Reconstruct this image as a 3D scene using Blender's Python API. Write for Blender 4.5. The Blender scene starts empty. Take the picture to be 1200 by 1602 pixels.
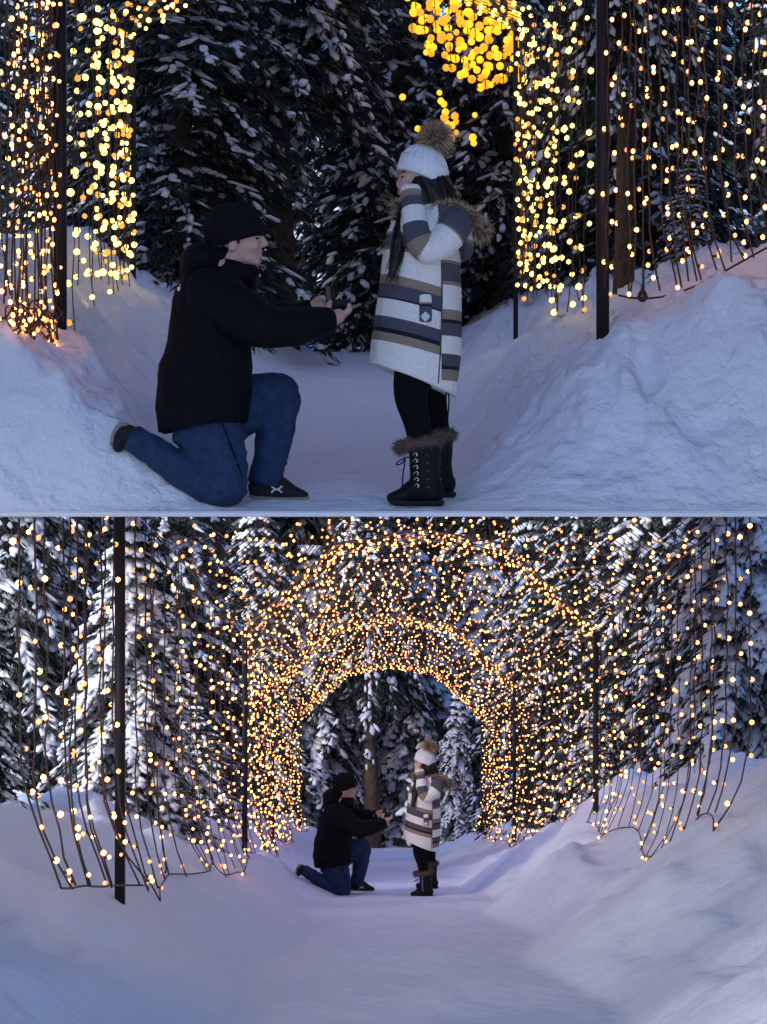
import bpy, bmesh, math, random
import numpy as np
from mathutils import Vector, Matrix

R = math.radians
rng = np.random.default_rng(7)
random.seed(7)
scene = bpy.context.scene
C = scene.collection

# ------------------------------------------------------------------ camera
F = 3000.0                      # focal length in units of a 1200-wide picture
cam_d = bpy.data.cameras.new('camera')
cam = bpy.data.objects.new('camera', cam_d)
C.objects.link(cam)
cam_d.sensor_fit = 'HORIZONTAL'
cam_d.sensor_width = 36.0
cam_d.lens = 36.0 * F / 1200.0
cam_d.clip_start = 0.1
cam_d.clip_end = 600
cam.location = (0, 0, 0)
cam.rotation_euler = (R(90), 0, 0)
scene.camera = cam

# ------------------------------------------------------------------ light
SUN_EL, SUN_AZ = 24.0, 225.0      # azimuth clockwise from +Y (the view direction)
w = bpy.data.worlds.new('World')
scene.world = w
w.use_nodes = True
nt = w.node_tree
bg = nt.nodes['Background']
sky = nt.nodes.new('ShaderNodeTexSky')
sky.sky_type = 'NISHITA'
sky.sun_disc = False
sky.sun_elevation = R(SUN_EL)
sky.sun_rotation = R(SUN_AZ)
sky.air_density = 1.6
sky.ozone_density = 2.5
tint = nt.nodes.new('ShaderNodeMix'); tint.data_type = 'RGBA'; tint.blend_type = 'MULTIPLY'   # blue hour
tint.inputs[0].default_value = 1.0
tint.inputs[7].default_value = (0.55, 0.68, 1.09, 1)
nt.links.new(sky.outputs[0], tint.inputs[6])
nt.links.new(tint.outputs[2], bg.inputs[0])
bg.inputs[1].default_value = 0.12
sun_d = bpy.data.lights.new('sun', 'SUN')
sun = bpy.data.objects.new('sun', sun_d)
C.objects.link(sun)
sun_d.energy = 1.5
sun_d.angle = R(25)
sun_d.color = (1.0, 0.88, 0.78)
sd = Vector((math.sin(R(SUN_AZ)) * math.cos(R(SUN_EL)), math.cos(R(SUN_AZ)) * math.cos(R(SUN_EL)), math.sin(R(SUN_EL))))
sun.rotation_euler = (-sd).to_track_quat('-Z', 'Y').to_euler()
sun.location = sd * 40

vs = scene.view_settings
vs.view_transform = 'Standard'
vs.look = 'None'
vs.exposure = 1.42
vs.gamma = 1.0
vs.use_curve_mapping = False
scene.cycles.use_denoising = True
scene.cycles.use_adaptive_sampling = True
scene.cycles.adaptive_threshold = 0.03
scene.cycles.max_bounces = 4
scene.cycles.diffuse_bounces = 2
scene.cycles.sample_clamp_indirect = 4.0
scene.cycles.use_light_tree = True
scene.cycles.caustics_reflective = False
scene.cycles.caustics_refractive = False


# ------------------------------------------------------------------ noise
def _h2(ix, iy, s):
    v = np.sin(ix * 127.1 + iy * 311.7 + s * 74.7) * 43758.5453
    return v - np.floor(v)


def vn2(x, y, s=0):
    ix, iy = np.floor(x), np.floor(y)
    fx, fy = x - ix, y - iy
    fx = fx * fx * (3 - 2 * fx); fy = fy * fy * (3 - 2 * fy)
    a, b = _h2(ix, iy, s), _h2(ix + 1, iy, s)
    c, d = _h2(ix, iy + 1, s), _h2(ix + 1, iy + 1, s)
    return (a + (b - a) * fx) * (1 - fy) + (c + (d - c) * fx) * fy


def fbm2(x, y, s=0, o=4):
    x = np.asarray(x, float); y = np.asarray(y, float)
    t, a, n = 0.0, 0.5, 0.0
    for k in range(o):
        t = t + a * vn2(x * 2 ** k + k * 13.7, y * 2 ** k - k * 7.3, s + k); n += a; a *= 0.5
    return t / n - 0.5


def ridge2(x, y, s=0, o=3):
    t, a = 0.0, 0.5
    for k in range(o):
        t = t + a * (1 - np.abs(2 * vn2(x * 2 ** k + k * 3.1, y * 2 ** k + k * 9.2, s + k) - 1)); a *= 0.5
    return t


def vn3(p, s=0):
    q = np.floor(p); f = p - q
    f = f * f * (3 - 2 * f)
    out = 0
    for i in (0, 1):
        for j in (0, 1):
            for k in (0, 1):
                v = np.sin((q[:, 0] + i) * 127.1 + (q[:, 1] + j) * 311.7 + (q[:, 2] + k) * 191.3 + s * 74.7) * 43758.5453
                v = v - np.floor(v)
                out = out + v * (f[:, 0] if i else 1 - f[:, 0]) * (f[:, 1] if j else 1 - f[:, 1]) * (f[:, 2] if k else 1 - f[:, 2])
    return out - 0.5


def sstep(a, b, x):
    t = np.clip((np.asarray(x, float) - a) / (b - a), 0, 1)
    return t * t * (3 - 2 * t)


# ------------------------------------------------------------------ materials
M = {}


def mat(name, col, rough=0.7, var=0.12, vscale=20.0, bump=0.0, bscale=60.0, emit=None, estr=0.0, metal=0.0, sss=0.0, attr=False, spec=0.3, sheen=0.0, bdist=0.02):
    m = bpy.data.materials.new(name)
    m.use_nodes = True
    nt = m.node_tree
    b = nt.nodes['Principled BSDF']
    b.inputs['Roughness'].default_value = rough
    b.inputs['Metallic'].default_value = metal
    b.inputs['Specular IOR Level'].default_value = spec
    if sheen:
        b.inputs['Sheen Weight'].default_value = sheen
    tc = nt.nodes.new('ShaderNodeTexCoord')
    nz = nt.nodes.new('ShaderNodeTexNoise')
    nz.inputs['Scale'].default_value = vscale
    nz.inputs['Detail'].default_value = 5
    nt.links.new(tc.outputs['Object'], nz.inputs['Vector'])
    mr = nt.nodes.new('ShaderNodeMapRange')
    mr.inputs['From Min'].default_value = 0.25
    mr.inputs['From Max'].default_value = 0.75
    mr.inputs['To Min'].default_value = 1 - var
    mr.inputs['To Max'].default_value = 1 + var
    nt.links.new(nz.outputs['Fac'], mr.inputs['Value'])
    mx = nt.nodes.new('ShaderNodeVectorMath'); mx.operation = 'SCALE'
    nt.links.new(mr.outputs[0], mx.inputs['Scale'])
    if attr:
        at = nt.nodes.new('ShaderNodeAttribute'); at.attribute_name = 'col'
        nt.links.new(at.outputs['Color'], mx.inputs[0])
    else:
        mx.inputs[0].default_value = col[:3]
    nt.links.new(mx.outputs[0], b.inputs['Base Color'])
    if bump:
        n2 = nt.nodes.new('ShaderNodeTexNoise')
        n2.inputs['Scale'].default_value = bscale
        n2.inputs['Detail'].default_value = 6
        nt.links.new(tc.outputs['Object'], n2.inputs['Vector'])
        bp = nt.nodes.new('ShaderNodeBump')
        bp.inputs['Strength'].default_value = bump
        bp.inputs['Distance'].default_value = bdist
        nt.links.new(n2.outputs['Fac'], bp.inputs['Height'])
        nt.links.new(bp.outputs[0], b.inputs['Normal'])
    if emit:
        b.inputs['Emission Color'].default_value = (*emit, 1)
        b.inputs['Emission Strength'].default_value = estr
        m.cycles.emission_sampling = 'FRONT'
    if sss:
        b.inputs['Subsurface Weight'].default_value = sss
        b.inputs['Subsurface Radius'].default_value = (0.01, 0.005, 0.003)
        b.inputs['Subsurface Scale'].default_value = 0.6
    M[name] = m
    return m


mat('snow', (0.80, 0.82, 0.86), 0.75, 0.03, 3.0, 1.0, 7.0, bdist=.07)
mat('smooth_snow', (0.80, 0.82, 0.86), 0.75, 0.03, 3.0, .6, 5.0, bdist=.05)
mat('tree_snow', (0.80, 0.82, 0.86), 0.8, 0.05, 6.0, 0.3, 20.0)
mat('needles', (0.022, 0.030, 0.025), 0.7, 0.4, 3.0)
mat('bark', (0.09, 0.062, 0.045), 0.9, 0.4, 14.0, 0.9, 40.0)
mat('post_metal', (0.02, 0.018, 0.017), 0.5, 0.2, 30.0)
mat('frame_metal', (0.16, 0.13, 0.11), 0.6, 0.2, 30.0)
mat('wire', (0.085, 0.050, 0.034), 0.6, 0.2, 30.0)
mat('warm_bulb', (1, .8, .5), 0.4, 0, emit=(1.0, 0.34, 0.075), estr=3.4)
mat('dim_bulb', (1, .7, .4), 0.4, 0, emit=(1.0, 0.36, 0.08), estr=.6)
mat('yellow_bulb', (1, .9, .4), 0.4, 0, emit=(1.0, 0.66, 0.12), estr=1.9)
mat('amber_bulb', (1, .7, .2), 0.4, 0, emit=(1.0, 0.38, 0.04), estr=0.38)
mat('bokeh_gold', (1, .7, .1), 0.4, 0, emit=(1.0, 0.56, 0.014), estr=0.46)  # for oversized strand bulbs imitating out-of-focus light discs
mat('bokeh_amber', (1, .6, .1), 0.4, 0, emit=(1.0, 0.42, 0.02), estr=0.32)
mat('deck_white', (0.92, 0.92, 0.92), 0.6, 0.03, 5.0)
mat('skin', (0.62, 0.37, 0.28), 0.5, 0.06, 30.0, sss=0.15)
mat('skin_her', (0.66, 0.42, 0.33), 0.5, 0.05, 30.0, sss=0.15)
mat('black_knit', (0.011, 0.010, 0.011), 0.95, 0.3, 120.0, 0.5, 180.0, spec=.1)
mat('black_shell', (0.006, 0.006, 0.0075), 0.75, 0.25, 40.0, 0.25, 50.0, spec=.1)
mat('denim', (0.020, 0.042, 0.10), 0.85, 0.35, 25.0, 0.3, 160.0)
mat('shoe_black', (0.012, 0.012, 0.014), 0.7, 0.3, 60.0)
mat('shoe_sole', (0.30, 0.23, 0.20), 0.8, 0.3, 30.0)
mat('white_print', (0.8, 0.8, 0.8), 0.6, 0.02)
mat('white_knit', (0.87, 0.86, 0.87), 0.95, 0.05, 80.0, 0.4, 120.0)
mat('coat_wool', (1, 1, 1), 0.95, 0.14, 130.0, 0.3, 150.0, attr=True)
def band_mat(name, tables, lo=280.0, hi=640.0):
    """woven bands: colour ramps over a measured coordinate stored on the cloth"""
    m = mat(name, (1, 1, 1), 0.95, 0.16, 130.0, 0.3, 150.0, attr=True)
    nt = m.node_tree
    at_ = [n for n in nt.nodes if n.type == 'ATTRIBUTE'][0]
    tgt = [l.to_socket for l in nt.links if l.from_node == at_][0]
    sep = nt.nodes.new('ShaderNodeSeparateXYZ'); nt.links.new(at_.outputs['Vector'], sep.inputs[0])
    outs = []
    for k, tb in enumerate(tables):
        cr = nt.nodes.new('ShaderNodeValToRGB'); cr.color_ramp.interpolation = 'CONSTANT'
        el = cr.color_ramp.elements
        stops = [(0.0, CREAM)]
        for a_, b_, c_ in tb:
            if abs(stops[-1][0] - (a_ - lo) / (hi - lo)) < 1e-4: stops.pop()
            stops += [((a_ - lo) / (hi - lo), c_), ((b_ - lo) / (hi - lo), CREAM)]
        el[0].position = stops[0][0]; el[0].color = (*stops[0][1], 1)
        el.remove(el[1])
        for p_, c_ in stops[1:]:
            e_ = el.new(p_); e_.color = (*c_, 1)
        nt.links.new(sep.outputs[k], cr.inputs[0]); outs.append(cr.outputs[0])
    res = outs[0]
    if len(outs) > 1:
        gt = nt.nodes.new('ShaderNodeMath'); gt.operation = 'GREATER_THAN'; gt.inputs[1].default_value = .5
        nt.links.new(sep.outputs[2], gt.inputs[0])
        mx = nt.nodes.new('ShaderNodeMix'); mx.data_type = 'RGBA'
        nt.links.new(gt.outputs[0], mx.inputs[0]); nt.links.new(outs[0], mx.inputs[6]); nt.links.new(outs[1], mx.inputs[7])
        res = mx.outputs[2]
    nt.links.new(res, tgt)
    return m


CREAM, GREY, TAN, INK = (.83, .79, .73), (.085, .085, .105), (.30, .22, .16), (.012, .013, .022)
mat('fur_tan', (0.66, 0.47, 0.30), 0.9, 0.45, 40.0)
mat('fur_dark', (0.13, 0.08, 0.05), 0.9, 0.4, 40.0)
mat('fur_grey', (0.16, 0.13, 0.13), 0.9, 0.5, 60.0)
mat('hair_brown', (0.014, 0.007, 0.005), 0.45, 0.4, 60.0)
mat('legging', (0.005, 0.005, 0.006), 0.85, 0.2, 50.0, spec=.1)
mat('boot_black', (0.007, 0.007, 0.008), 0.6, 0.3, 50.0, 0.2, 80.0, spec=.15)
mat('silver', (0.7, 0.7, 0.7), 0.25, 0.02, metal=1.0)
mat('box_brown', (0.13, 0.075, 0.045), 0.5, 0.2, 30.0)
mat('box_dark', (0.012, 0.01, 0.01), 0.7, 0.2, 30.0)
mat('eye_dark', (0.01, 0.008, 0.007), 0.2, 0.0)
mat('lips', (0.38, 0.16, 0.14), 0.5, 0.05)


# ------------------------------------------------------------------ mesh helpers
class MB:
    def __init__(s):
        s.v = []; s.f = []; s.n = 0

    def add(s, v, f):
        v = np.asarray(v, float).reshape(-1, 3)
        s.v.append(v)
        s.f.append((np.asarray(f, int) + s.n))
        s.n += len(v)
        return s

    def mesh(s, name, smooth=True):
        me = bpy.data.meshes.new(name)
        v = np.concatenate(s.v)
        tot = [x.shape[1] for x in s.f for _ in range(len(x))]
        loops = np.concatenate([x.ravel() for x in s.f])
        tot = np.array(tot, np.int32)
        me.vertices.add(len(v)); me.vertices.foreach_set('co', v.ravel().astype(np.float32))
        me.loops.add(len(loops)); me.loops.foreach_set('vertex_index', loops.astype(np.int32))
        me.polygons.add(len(tot))
        st = np.zeros(len(tot), np.int32); st[1:] = np.cumsum(tot)[:-1]
        me.polygons.foreach_set('loop_start', st)
        me.polygons.foreach_set('loop_total', tot)
        me.update(calc_edges=True)
        me.validate()
        if smooth:
            me.polygons.foreach_set('use_smooth', np.ones(len(me.polygons), bool))
        return me

    def build(s, name, m, parent=None, smooth=True):
        me = s.mesh(name, smooth)
        return obj(name, me, m, parent)


def obj(name, me, m=None, parent=None, loc=None):
    o = bpy.data.objects.new(name, me)
    C.objects.link(o)
    if m is not None and me is not None and not me.materials:
        me.materials.append(M[m] if isinstance(m, str) else m)
    if parent is not None:
        o.parent = parent
    if loc is not None:
        o.location = loc
    return o


def empty(name, loc=(0, 0, 0)):
    o = bpy.data.objects.new(name, None)
    C.objects.link(o); o.location = loc; o.empty_display_size = 0.1
    return o


def tag(o, label=None, cat=None, group=None, kind=None):
    if label: o['label'] = label
    if cat: o['category'] = cat
    if group: o['group'] = group
    if kind: o['kind'] = kind
    return o


def copy_tree(o, parent=None):
    c = o.copy(); C.objects.link(c); c.parent = parent
    for ch in list(o.children):
        copy_tree(ch, c)
    return c


def catmull(P, n):
    P = np.asarray(P, float)
    if len(P) < 3 or n <= 1:
        return P
    Q = np.vstack([2 * P[0] - P[1], P, 2 * P[-1] - P[-2]])
    out = []
    for i in range(len(P) - 1):
        p0, p1, p2, p3 = Q[i:i + 4]
        for k in range(n):
            t = k / n
            out.append(0.5 * ((2 * p1) + (-p0 + p2) * t + (2 * p0 - 5 * p1 + 4 * p2 - p3) * t * t + (-p0 + 3 * p1 - 3 * p2 + p3) * t ** 3))
    out.append(P[-1])
    return np.array(out)


def tube(P, rp, rd=None, seg=16, hint=(0, 1, 0), caps=True, ripple=None, cap=(1.0, 1.0)):
    """tube along points P; rd = half width along hint, rp = half width across it"""
    P = np.asarray(P, float)
    n = len(P)
    rp = np.broadcast_to(np.asarray(rp, float), (n,)).copy()
    rd = rp.copy() if rd is None else np.broadcast_to(np.asarray(rd, float), (n,)).copy()
    T = np.gradient(P, axis=0)
    T /= np.linalg.norm(T, axis=1)[:, None] + 1e-12
    if caps:      # rounded ends
        r0, r1 = cap[0] * min(rp[0], rd[0]), cap[1] * min(rp[-1], rd[-1])
        ka = np.array([0.02, 0.5, 0.87]); kb = np.sqrt(1 - ka ** 2)
        pre = [P[0] - T[0] * r0 * b for b in kb]
        post = [P[-1] + T[-1] * r1 * b for b in kb[::-1]]
        P = np.vstack([pre, P, post])
        rp = np.concatenate([rp[0] * ka, rp, rp[-1] * ka[::-1]])
        rd = np.concatenate([rd[0] * ka, rd, rd[-1] * ka[::-1]])
        T = np.vstack([[T[0]] * 3, T, [T[-1]] * 3])
        n = len(P)
    h = np.asarray(hint, float)
    U = h[None] - (T @ h)[:, None] * T
    U /= np.linalg.norm(U, axis=1)[:, None] + 1e-9
    V = np.cross(T, U)
    a = np.linspace(0, 2 * math.pi, seg, endpoint=False)
    ca, sa = np.cos(a), np.sin(a)
    mul = np.ones(seg) if ripple is None else 1 + ripple[1] * np.cos(ripple[0] * a)
    ring = P[:, None, :] + V[:, None, :] * (rp[:, None] * ca[None] * mul)[..., None] + U[:, None, :] * (rd[:, None] * sa[None] * mul)[..., None]
    i = np.arange(n - 1)[:, None] * seg
    j = np.arange(seg)[None]
    j2 = (j + 1) % seg
    q = np.stack([i + j, i + j2, i + seg + j2, i + seg + j], -1).reshape(-1, 4)
    return ring.reshape(-1, 3), q, n, seg


def add_tube(mb, P, rp, rd=None, seg=12, hint=(0, 1, 0), caps=True, ripple=None, cap=(1.0, 1.0)):
    v, q, n, s = tube(P, rp, rd, seg, hint, caps, ripple, cap)
    base = mb.n
    mb.add(v, q)
    # end fans
    k = np.arange(1, s - 1)
    f0 = np.stack([np.zeros_like(k), k + 1, k], -1)
    f1 = np.stack([np.zeros_like(k), k, k + 1], -1) + (n - 1) * s
    mb.f.append(f0 + base); mb.f.append(f1 + base)


def ico(sub):
    bm = bmesh.new()
    bmesh.ops.create_icosphere(bm, subdivisions=sub, radius=1)
    v = np.array([x.co[:] for x in bm.verts]); f = np.array([[y.index for y in x.verts] for x in bm.faces])
    bm.free()
    return v, f


ICO1, ICO2, ICO3 = ico(1), ico(2), ico(3)


def add_ell(mb, c, r, tmpl=None, rot=None):
    v, f = tmpl or ICO3
    v = v * np.asarray(r, float)
    if rot is not None:
        v = v @ np.array(rot.to_3x3()).T
    mb.add(v + np.asarray(c, float), f)


def add_many(mb, tmpl, c, r, jit=0.0):
    """many spheres of one template: centres c (n,3), radii r (n,) or (n,3)"""
    v, f = tmpl
    c = np.asarray(c, float); r = np.asarray(r, float)
    if r.ndim == 1: r = r[:, None].repeat(3, 1)
    n = len(c)
    if n == 0: return
    vv = v[None] * r[:, None, :]
    if jit: vv = vv * (1 + jit * (rng.random((n, len(v), 1)) - 0.5))
    vv = vv + c[:, None, :]
    ff = f[None] + (np.arange(n) * len(v))[:, None, None]
    mb.add(vv.reshape(-1, 3), ff.reshape(-1, 3))


def add_box(mb, c, s, rot=None):
    v = np.array([[x, y, z] for x in (-1, 1) for y in (-1, 1) for z in (-1, 1)], float) * np.asarray(s) / 2
    if rot is not None: v = v @ np.array(rot.to_3x3()).T
    mb.add(v + np.asarray(c, float), [[0, 1, 3, 2], [4, 6, 7, 5], [0, 4, 5, 1], [2, 3, 7, 6], [0, 2, 6, 4], [1, 5, 7, 3]])


def at(px, py, y):
    return np.array([(px - 600) / F * y, y, (801 - py) / F * y])


# ------------------------------------------------------------------ terrain
def base_l(y):
    y = np.asarray(y, float)
    return -1.07 - 0.152 * np.minimum(y, 48) + 0.22 * np.maximum(y - 48, 0)


ARCH_Y = [12.3, 22.4, 32.5, 43.2]


def xc(y):
    return np.interp(y, ARCH_Y, [0.36, 0.43, 0.17, 0.17])


def z_low(x, y):
    x = np.asarray(x, float); y = np.asarray(y, float)
    dx = x - xc(y)
    far = 1 - 0.55 * sstep(24, 32, y)
    L = np.minimum(0.5 * np.maximum(-dx - 1.08 + 0.12 * np.sin(y * .9), 0), 1.0 + 0.1 * np.sin(y * .7))
    Rb = np.minimum(0.66 * np.maximum(dx - 0.72 + 0.12 * np.sin(y * 1.1), 0), 1.45) * far
    bank = np.maximum(L, Rb)
    n = 0.16 * fbm2(x * .8, y * .5, 3) + 0.05 * fbm2(x * 2.6, y * 1.7, 9)
    rough = sstep(0.02, 0.4, bank)
    wx = x + .3 * fbm2(x * 1.3, y * .6, 40); wy = y + .6 * fbm2(x * 1.3, y * .6, 41)
    lum = (0.10 + 0.30 * rough) * fbm2(wx * 2.3, wy * .8, 21, 3) + (.02 + .06 * rough) * (ridge2(wx * 3.0, wy * 1.2, 23, 2) - .4)
    return base_l(y) + bank + n * (0.3 + 0.7 * rough) + lum * (0.45 + .55 * rough)


def z_up(x, y):
    x = np.asarray(x, float); y = np.asarray(y, float)
    b = 0.0394 + 0.167 * (np.minimum(y, 17.5) - 9.1) + 0.10 * np.maximum(y - 17.5, 0)
    front = sstep(8.84, 9.10, y)
    L = np.minimum(0.6 * np.maximum(-x - 0.74, 0), 1.0)
    Rb = np.minimum(0.70 * np.maximum(x - 0.36, 0) ** 0.9, 1.02) * (1 - 0.35 * sstep(11.5, 13.5, y))
    bank = L * front + Rb * sstep(8.80, 9.95, y)
    rough = sstep(0.03, 0.4, bank)
    n = (0.12 * fbm2(x * 1.3, y * 1.1, 5) + 0.07 * fbm2(x * 4.2, y * 3.2, 6)) * rough
    wx = x + .25 * fbm2(x * 2, y * 2, 40); wy = y + .3 * fbm2(x * 2, y * 2, 41)
    lum = 0.42 * (ridge2(wx * 2.2 + wy * 1.0, wy * 1.5, 31) - .45) * rough + (.02 + .10 * rough) * (ridge2(wx * 5 + wy, wy * 4.2, 33, 3) ** 2 - .2) + 0.016 * fbm2(x * 7, y * 4, 8)
    return np.maximum(b + (n + lum) * front + bank, 0.004)


def grid(name, xs, ys, zf, m):
    X, Y = np.meshgrid(xs, ys)
    Z = zf(X, Y)
    v = np.stack([X, Y, Z], -1).reshape(-1, 3)
    nx, ny = len(xs), len(ys)
    i, j = np.meshgrid(np.arange(nx - 1), np.arange(ny - 1))
    a = (j * nx + i).ravel()
    q = np.stack([a, a + 1, a + nx + 1, a + nx], -1)
    mb = MB(); mb.add(v, q)
    return mb, (nx, ny, v)


xs = np.concatenate([np.linspace(-70, -8, 30)[:-1], np.linspace(-8, 8, 330), np.linspace(8, 70, 30)[1:]])
ys = np.concatenate([np.linspace(-20, 6, 20)[:-1], np.linspace(6, 30, 340), np.linspace(30, 60, 90)[1:], np.linspace(60, 140, 20)[1:]])
mb, _ = grid('ground', xs, ys, z_low, 'snow')
tag(mb.build('ground', 'smooth_snow'), 'snow covered lower path and banks', kind='structure')

# upper terrace: a snow-laden white platform carrying the close scene
PY0, PY1 = 8.85, 21.3


def half_w(y):
    return np.interp(y, [8.85, 14, 21.3], [3.2, 3.3, 3.3])


nx, ny = 330, 300
tt = np.linspace(0, 1, ny)
yy = PY0 + (PY1 - PY0) * tt ** 1.3
U_, Y_ = np.meshgrid(np.linspace(-1, 1, nx), yy)
X_ = U_ * half_w(Y_)
Z_ = z_up(X_, Y_)
v = np.stack([X_, Y_, Z_], -1).reshape(-1, 3)
i, j = np.meshgrid(np.arange(nx - 1), np.arange(ny - 1))
a = (j * nx + i).ravel()
mb = MB(); mb.add(v, np.stack([a, a + 1, a + nx + 1, a + nx], -1))
# skirt down to the platform on the two sides and the back
for idx in (np.arange(ny) * nx, np.arange(ny) * nx + nx - 1, (ny - 1) * nx + np.arange(nx), np.arange(nx)):
    top = v[idx]; bot = top.copy(); bot[:, 2] = 0.0
    k = np.arange(len(idx) - 1); n_ = len(idx)
    mb.add(np.vstack([top, bot]), np.stack([k, k + 1, k + 1 + n_, k + n_], -1))
tag(mb.build('snow_path', 'snow'), 'snow covered upper path between two banks', kind='structure')
mb = MB()
ry = np.array([8.83, 14, 21.32]); hw = half_w(ry) + 0.02
for zt, zb in ((-0.001, -0.022),):
    top = [(-hw[0], ry[0], zt), (hw[0], ry[0], zt), (hw[1], ry[1], zt), (hw[2], ry[2], zt), (-hw[2], ry[2], zt), (-hw[1], ry[1], zt)]
    bot = [(p[0], p[1], zb) for p in top]
    mb.add(top + bot, [[0, 1, 2, 3, 4, 5], [11, 10, 9, 8, 7, 6]])
    mb.f.append(np.array([[k, k + 6, (k + 1) % 6 + 6, (k + 1) % 6] for k in range(6)]))
tag(mb.build('platform', 'deck_white', smooth=False), 'thin white platform carrying the upper snow path', kind='structure')


# ------------------------------------------------------------------ spruces
def spruce_mesh(seed, H, Rmax, levels, per, blade, snow, bare=0.04, droop=0.6, clump=0.09, fine=True):
    g = np.random.default_rng(seed)
    tr = MB(); fo = MB(); sn = MB()
    k = 9
    zz = np.linspace(-0.3, H, k)
    P = np.stack([0.02 * H * 0.3 * np.sin(zz * 1.3 + seed), 0.02 * H * .3 * np.cos(zz + seed), zz], -1)
    r = 0.020 * H * (1 - zz / H * 0.96) + 0.012
    add_tube(tr, P, np.clip(r, .008, None), seg=10, hint=(0, 1, 0))
    bp, bd, bl, bw = [], [], [], []
    sc, sr, sx = [], [], []
    for L in range(levels):
        t = (L + g.random() * .6) / levels
        z0 = H * (bare + (0.985 - bare) * t)
        base_len = Rmax * (1 - t) ** 0.75 + 0.05
        nb = per if t < .85 else max(3, per - 2)
        a0 = g.random() * 6.28
        for b in range(nb):
            a = a0 + 6.283 * b / nb + (g.random() - .5) * .7
            ln = base_len * (0.62 + 0.5 * g.random())
            if g.random() < .06: ln *= .5
            o = np.array([math.cos(a), math.sin(a), 0.0]); sd_ = np.array([-o[1], o[0], 0.0])
            rise = 0.30 * t + 0.08 * g.random()
            dr = droop * (0.75 + 0.5 * g.random()) * (1 - .35 * t)
            def pt(s):
                return np.array([0, 0, z0]) + o * ln * s + np.array([0, 0, ln * (rise * s - dr * s * s)])
            axis = np.array([pt(s) for s in np.linspace(0, 1, 5)])
            add_tube(tr, axis, np.linspace(0.010 * H ** .5, 0.003, 5), seg=3, hint=(0, 0, 1), caps=False)
            ns = int(np.clip(ln / (blade * 0.62), 5, 11))
            for q in range(ns):
                s = 0.16 + 0.84 * (q + g.random() * .8) / ns
                p = pt(min(s, 1.0))
                for sg in (-1, 1):
                    tl = ln * 0.38 * (1.08 - s) * (0.7 + .6 * g.random()) + blade * .5
                    d = o * (0.75 + .3 * g.random()) + sd_ * sg * (0.85 + 0.4 * g.random()); d /= np.linalg.norm(d)
                    m_ = max(2, int(tl / (blade * .55)))
                    for e in range(m_):
                        u = (e + g.random()) / m_
                        pp = p + d * tl * u + np.array([0, 0, -tl * .45 * u * u])
                        for _ in range(3):
                            dd = d * (.6 + .5 * g.random()) + o * .4 * g.random() + sd_ * (g.random() - .5) * .9 + np.array([0, 0, -0.35 - .95 * g.random()])
                            dd /= np.linalg.norm(dd)
                            bp.append(pp); bd.append(dd); bl.append(blade * (.6 + .8 * g.random())); bw.append(blade * (.05 + .06 * g.random()))
                    if g.random() < snow:
                        u = .3 + .5 * g.random()
                        dn = d + np.array([0, 0, -.9 * u]); dn /= np.linalg.norm(dn)
                        hl = (tl * .35 + clump * .5) * (.6 + .6 * g.random()); wd = clump * (.45 + .5 * g.random())
                        sc.append(p + d * tl * u * .8 + np.array([0, 0, -tl * .45 * u * u + wd * .25])); sr.append((hl, wd, wd * .6)); sx.append(dn)
            # ridge of snow lying along the bough
            cov = g.random()
            for s in np.arange(0.2, 1.02, max(.09, clump * .9 / ln)):
                if g.random() < (snow + .25) * (.4 + .9 * cov):
                    ta = pt(min(s, 1)) - pt(min(s, 1) - .1); ta /= np.linalg.norm(ta)
                    cz = clump * (.6 + .8 * g.random()) * (1.2 - .5 * s)
                    sc.append(pt(min(s, 1)) + np.array([0, 0, cz * .3]) + sd_ * (g.random() - .5) * clump * 1.2); sr.append((cz * 1.5, cz * .85, cz * .6)); sx.append(ta)
    bp, bd = np.array(bp), np.array(bd); bl, bw = np.array(bl)[:, None], np.array(bw)[:, None]
    rnd = g.normal(size=bd.shape); side = np.cross(bd, rnd); side /= np.linalg.norm(side, axis=1)[:, None] + 1e-9
    n = len(bp)
    V = np.stack([bp, bp + bd * bl * .45 + side * bw, bp + bd * bl, bp + bd * bl * .45 - side * bw], 1).reshape(-1, 3)
    fo.add(V, np.arange(n * 4).reshape(-1, 4))
    X = np.array(sx); Yv = np.cross(np.array([0, 0, 1.0]), X); Yv /= np.linalg.norm(Yv, axis=1)[:, None] + 1e-9; Zv = np.cross(X, Yv)
    tv, tf = ICO2 if fine else ICO1
    rr = np.array(sr)
    lv = tv[None] * (1 + .5 * (g.random((len(rr), len(tv), 1)) - .5)) * rr[:, None, :]
    wv = lv[..., 0:1] * X[:, None] + lv[..., 1:2] * Yv[:, None] + lv[..., 2:3] * Zv[:, None] + np.array(sc)[:, None]
    sn.add(wv.reshape(-1, 3), (tf[None] + (np.arange(len(rr)) * len(tv))[:, None, None]).reshape(-1, 3))
    print('SPRUCE', seed, n * 2, len(rr) * len(tf))
    return tr.mesh('trunk'), fo.mesh('crown', smooth=False), sn.mesh('snow_load')


def spruce(kind, x, y, z, H, label, group, rz=0.0, wide=1.0):
    H0, ms = SPRUCE[kind]
    s = H / H0
    t = empty('spruce_tree', (x, y, z)); t.rotation_euler = (0, 0, rz); t.scale = (s * wide, s * wide, s)
    for nm, me, m in zip(('trunk', 'crown', 'snow_load'), ms, ('bark', 'needles', 'tree_snow')):
        obj(nm, me, m, t)
    return tag(t, label, 'tree', group)


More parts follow.
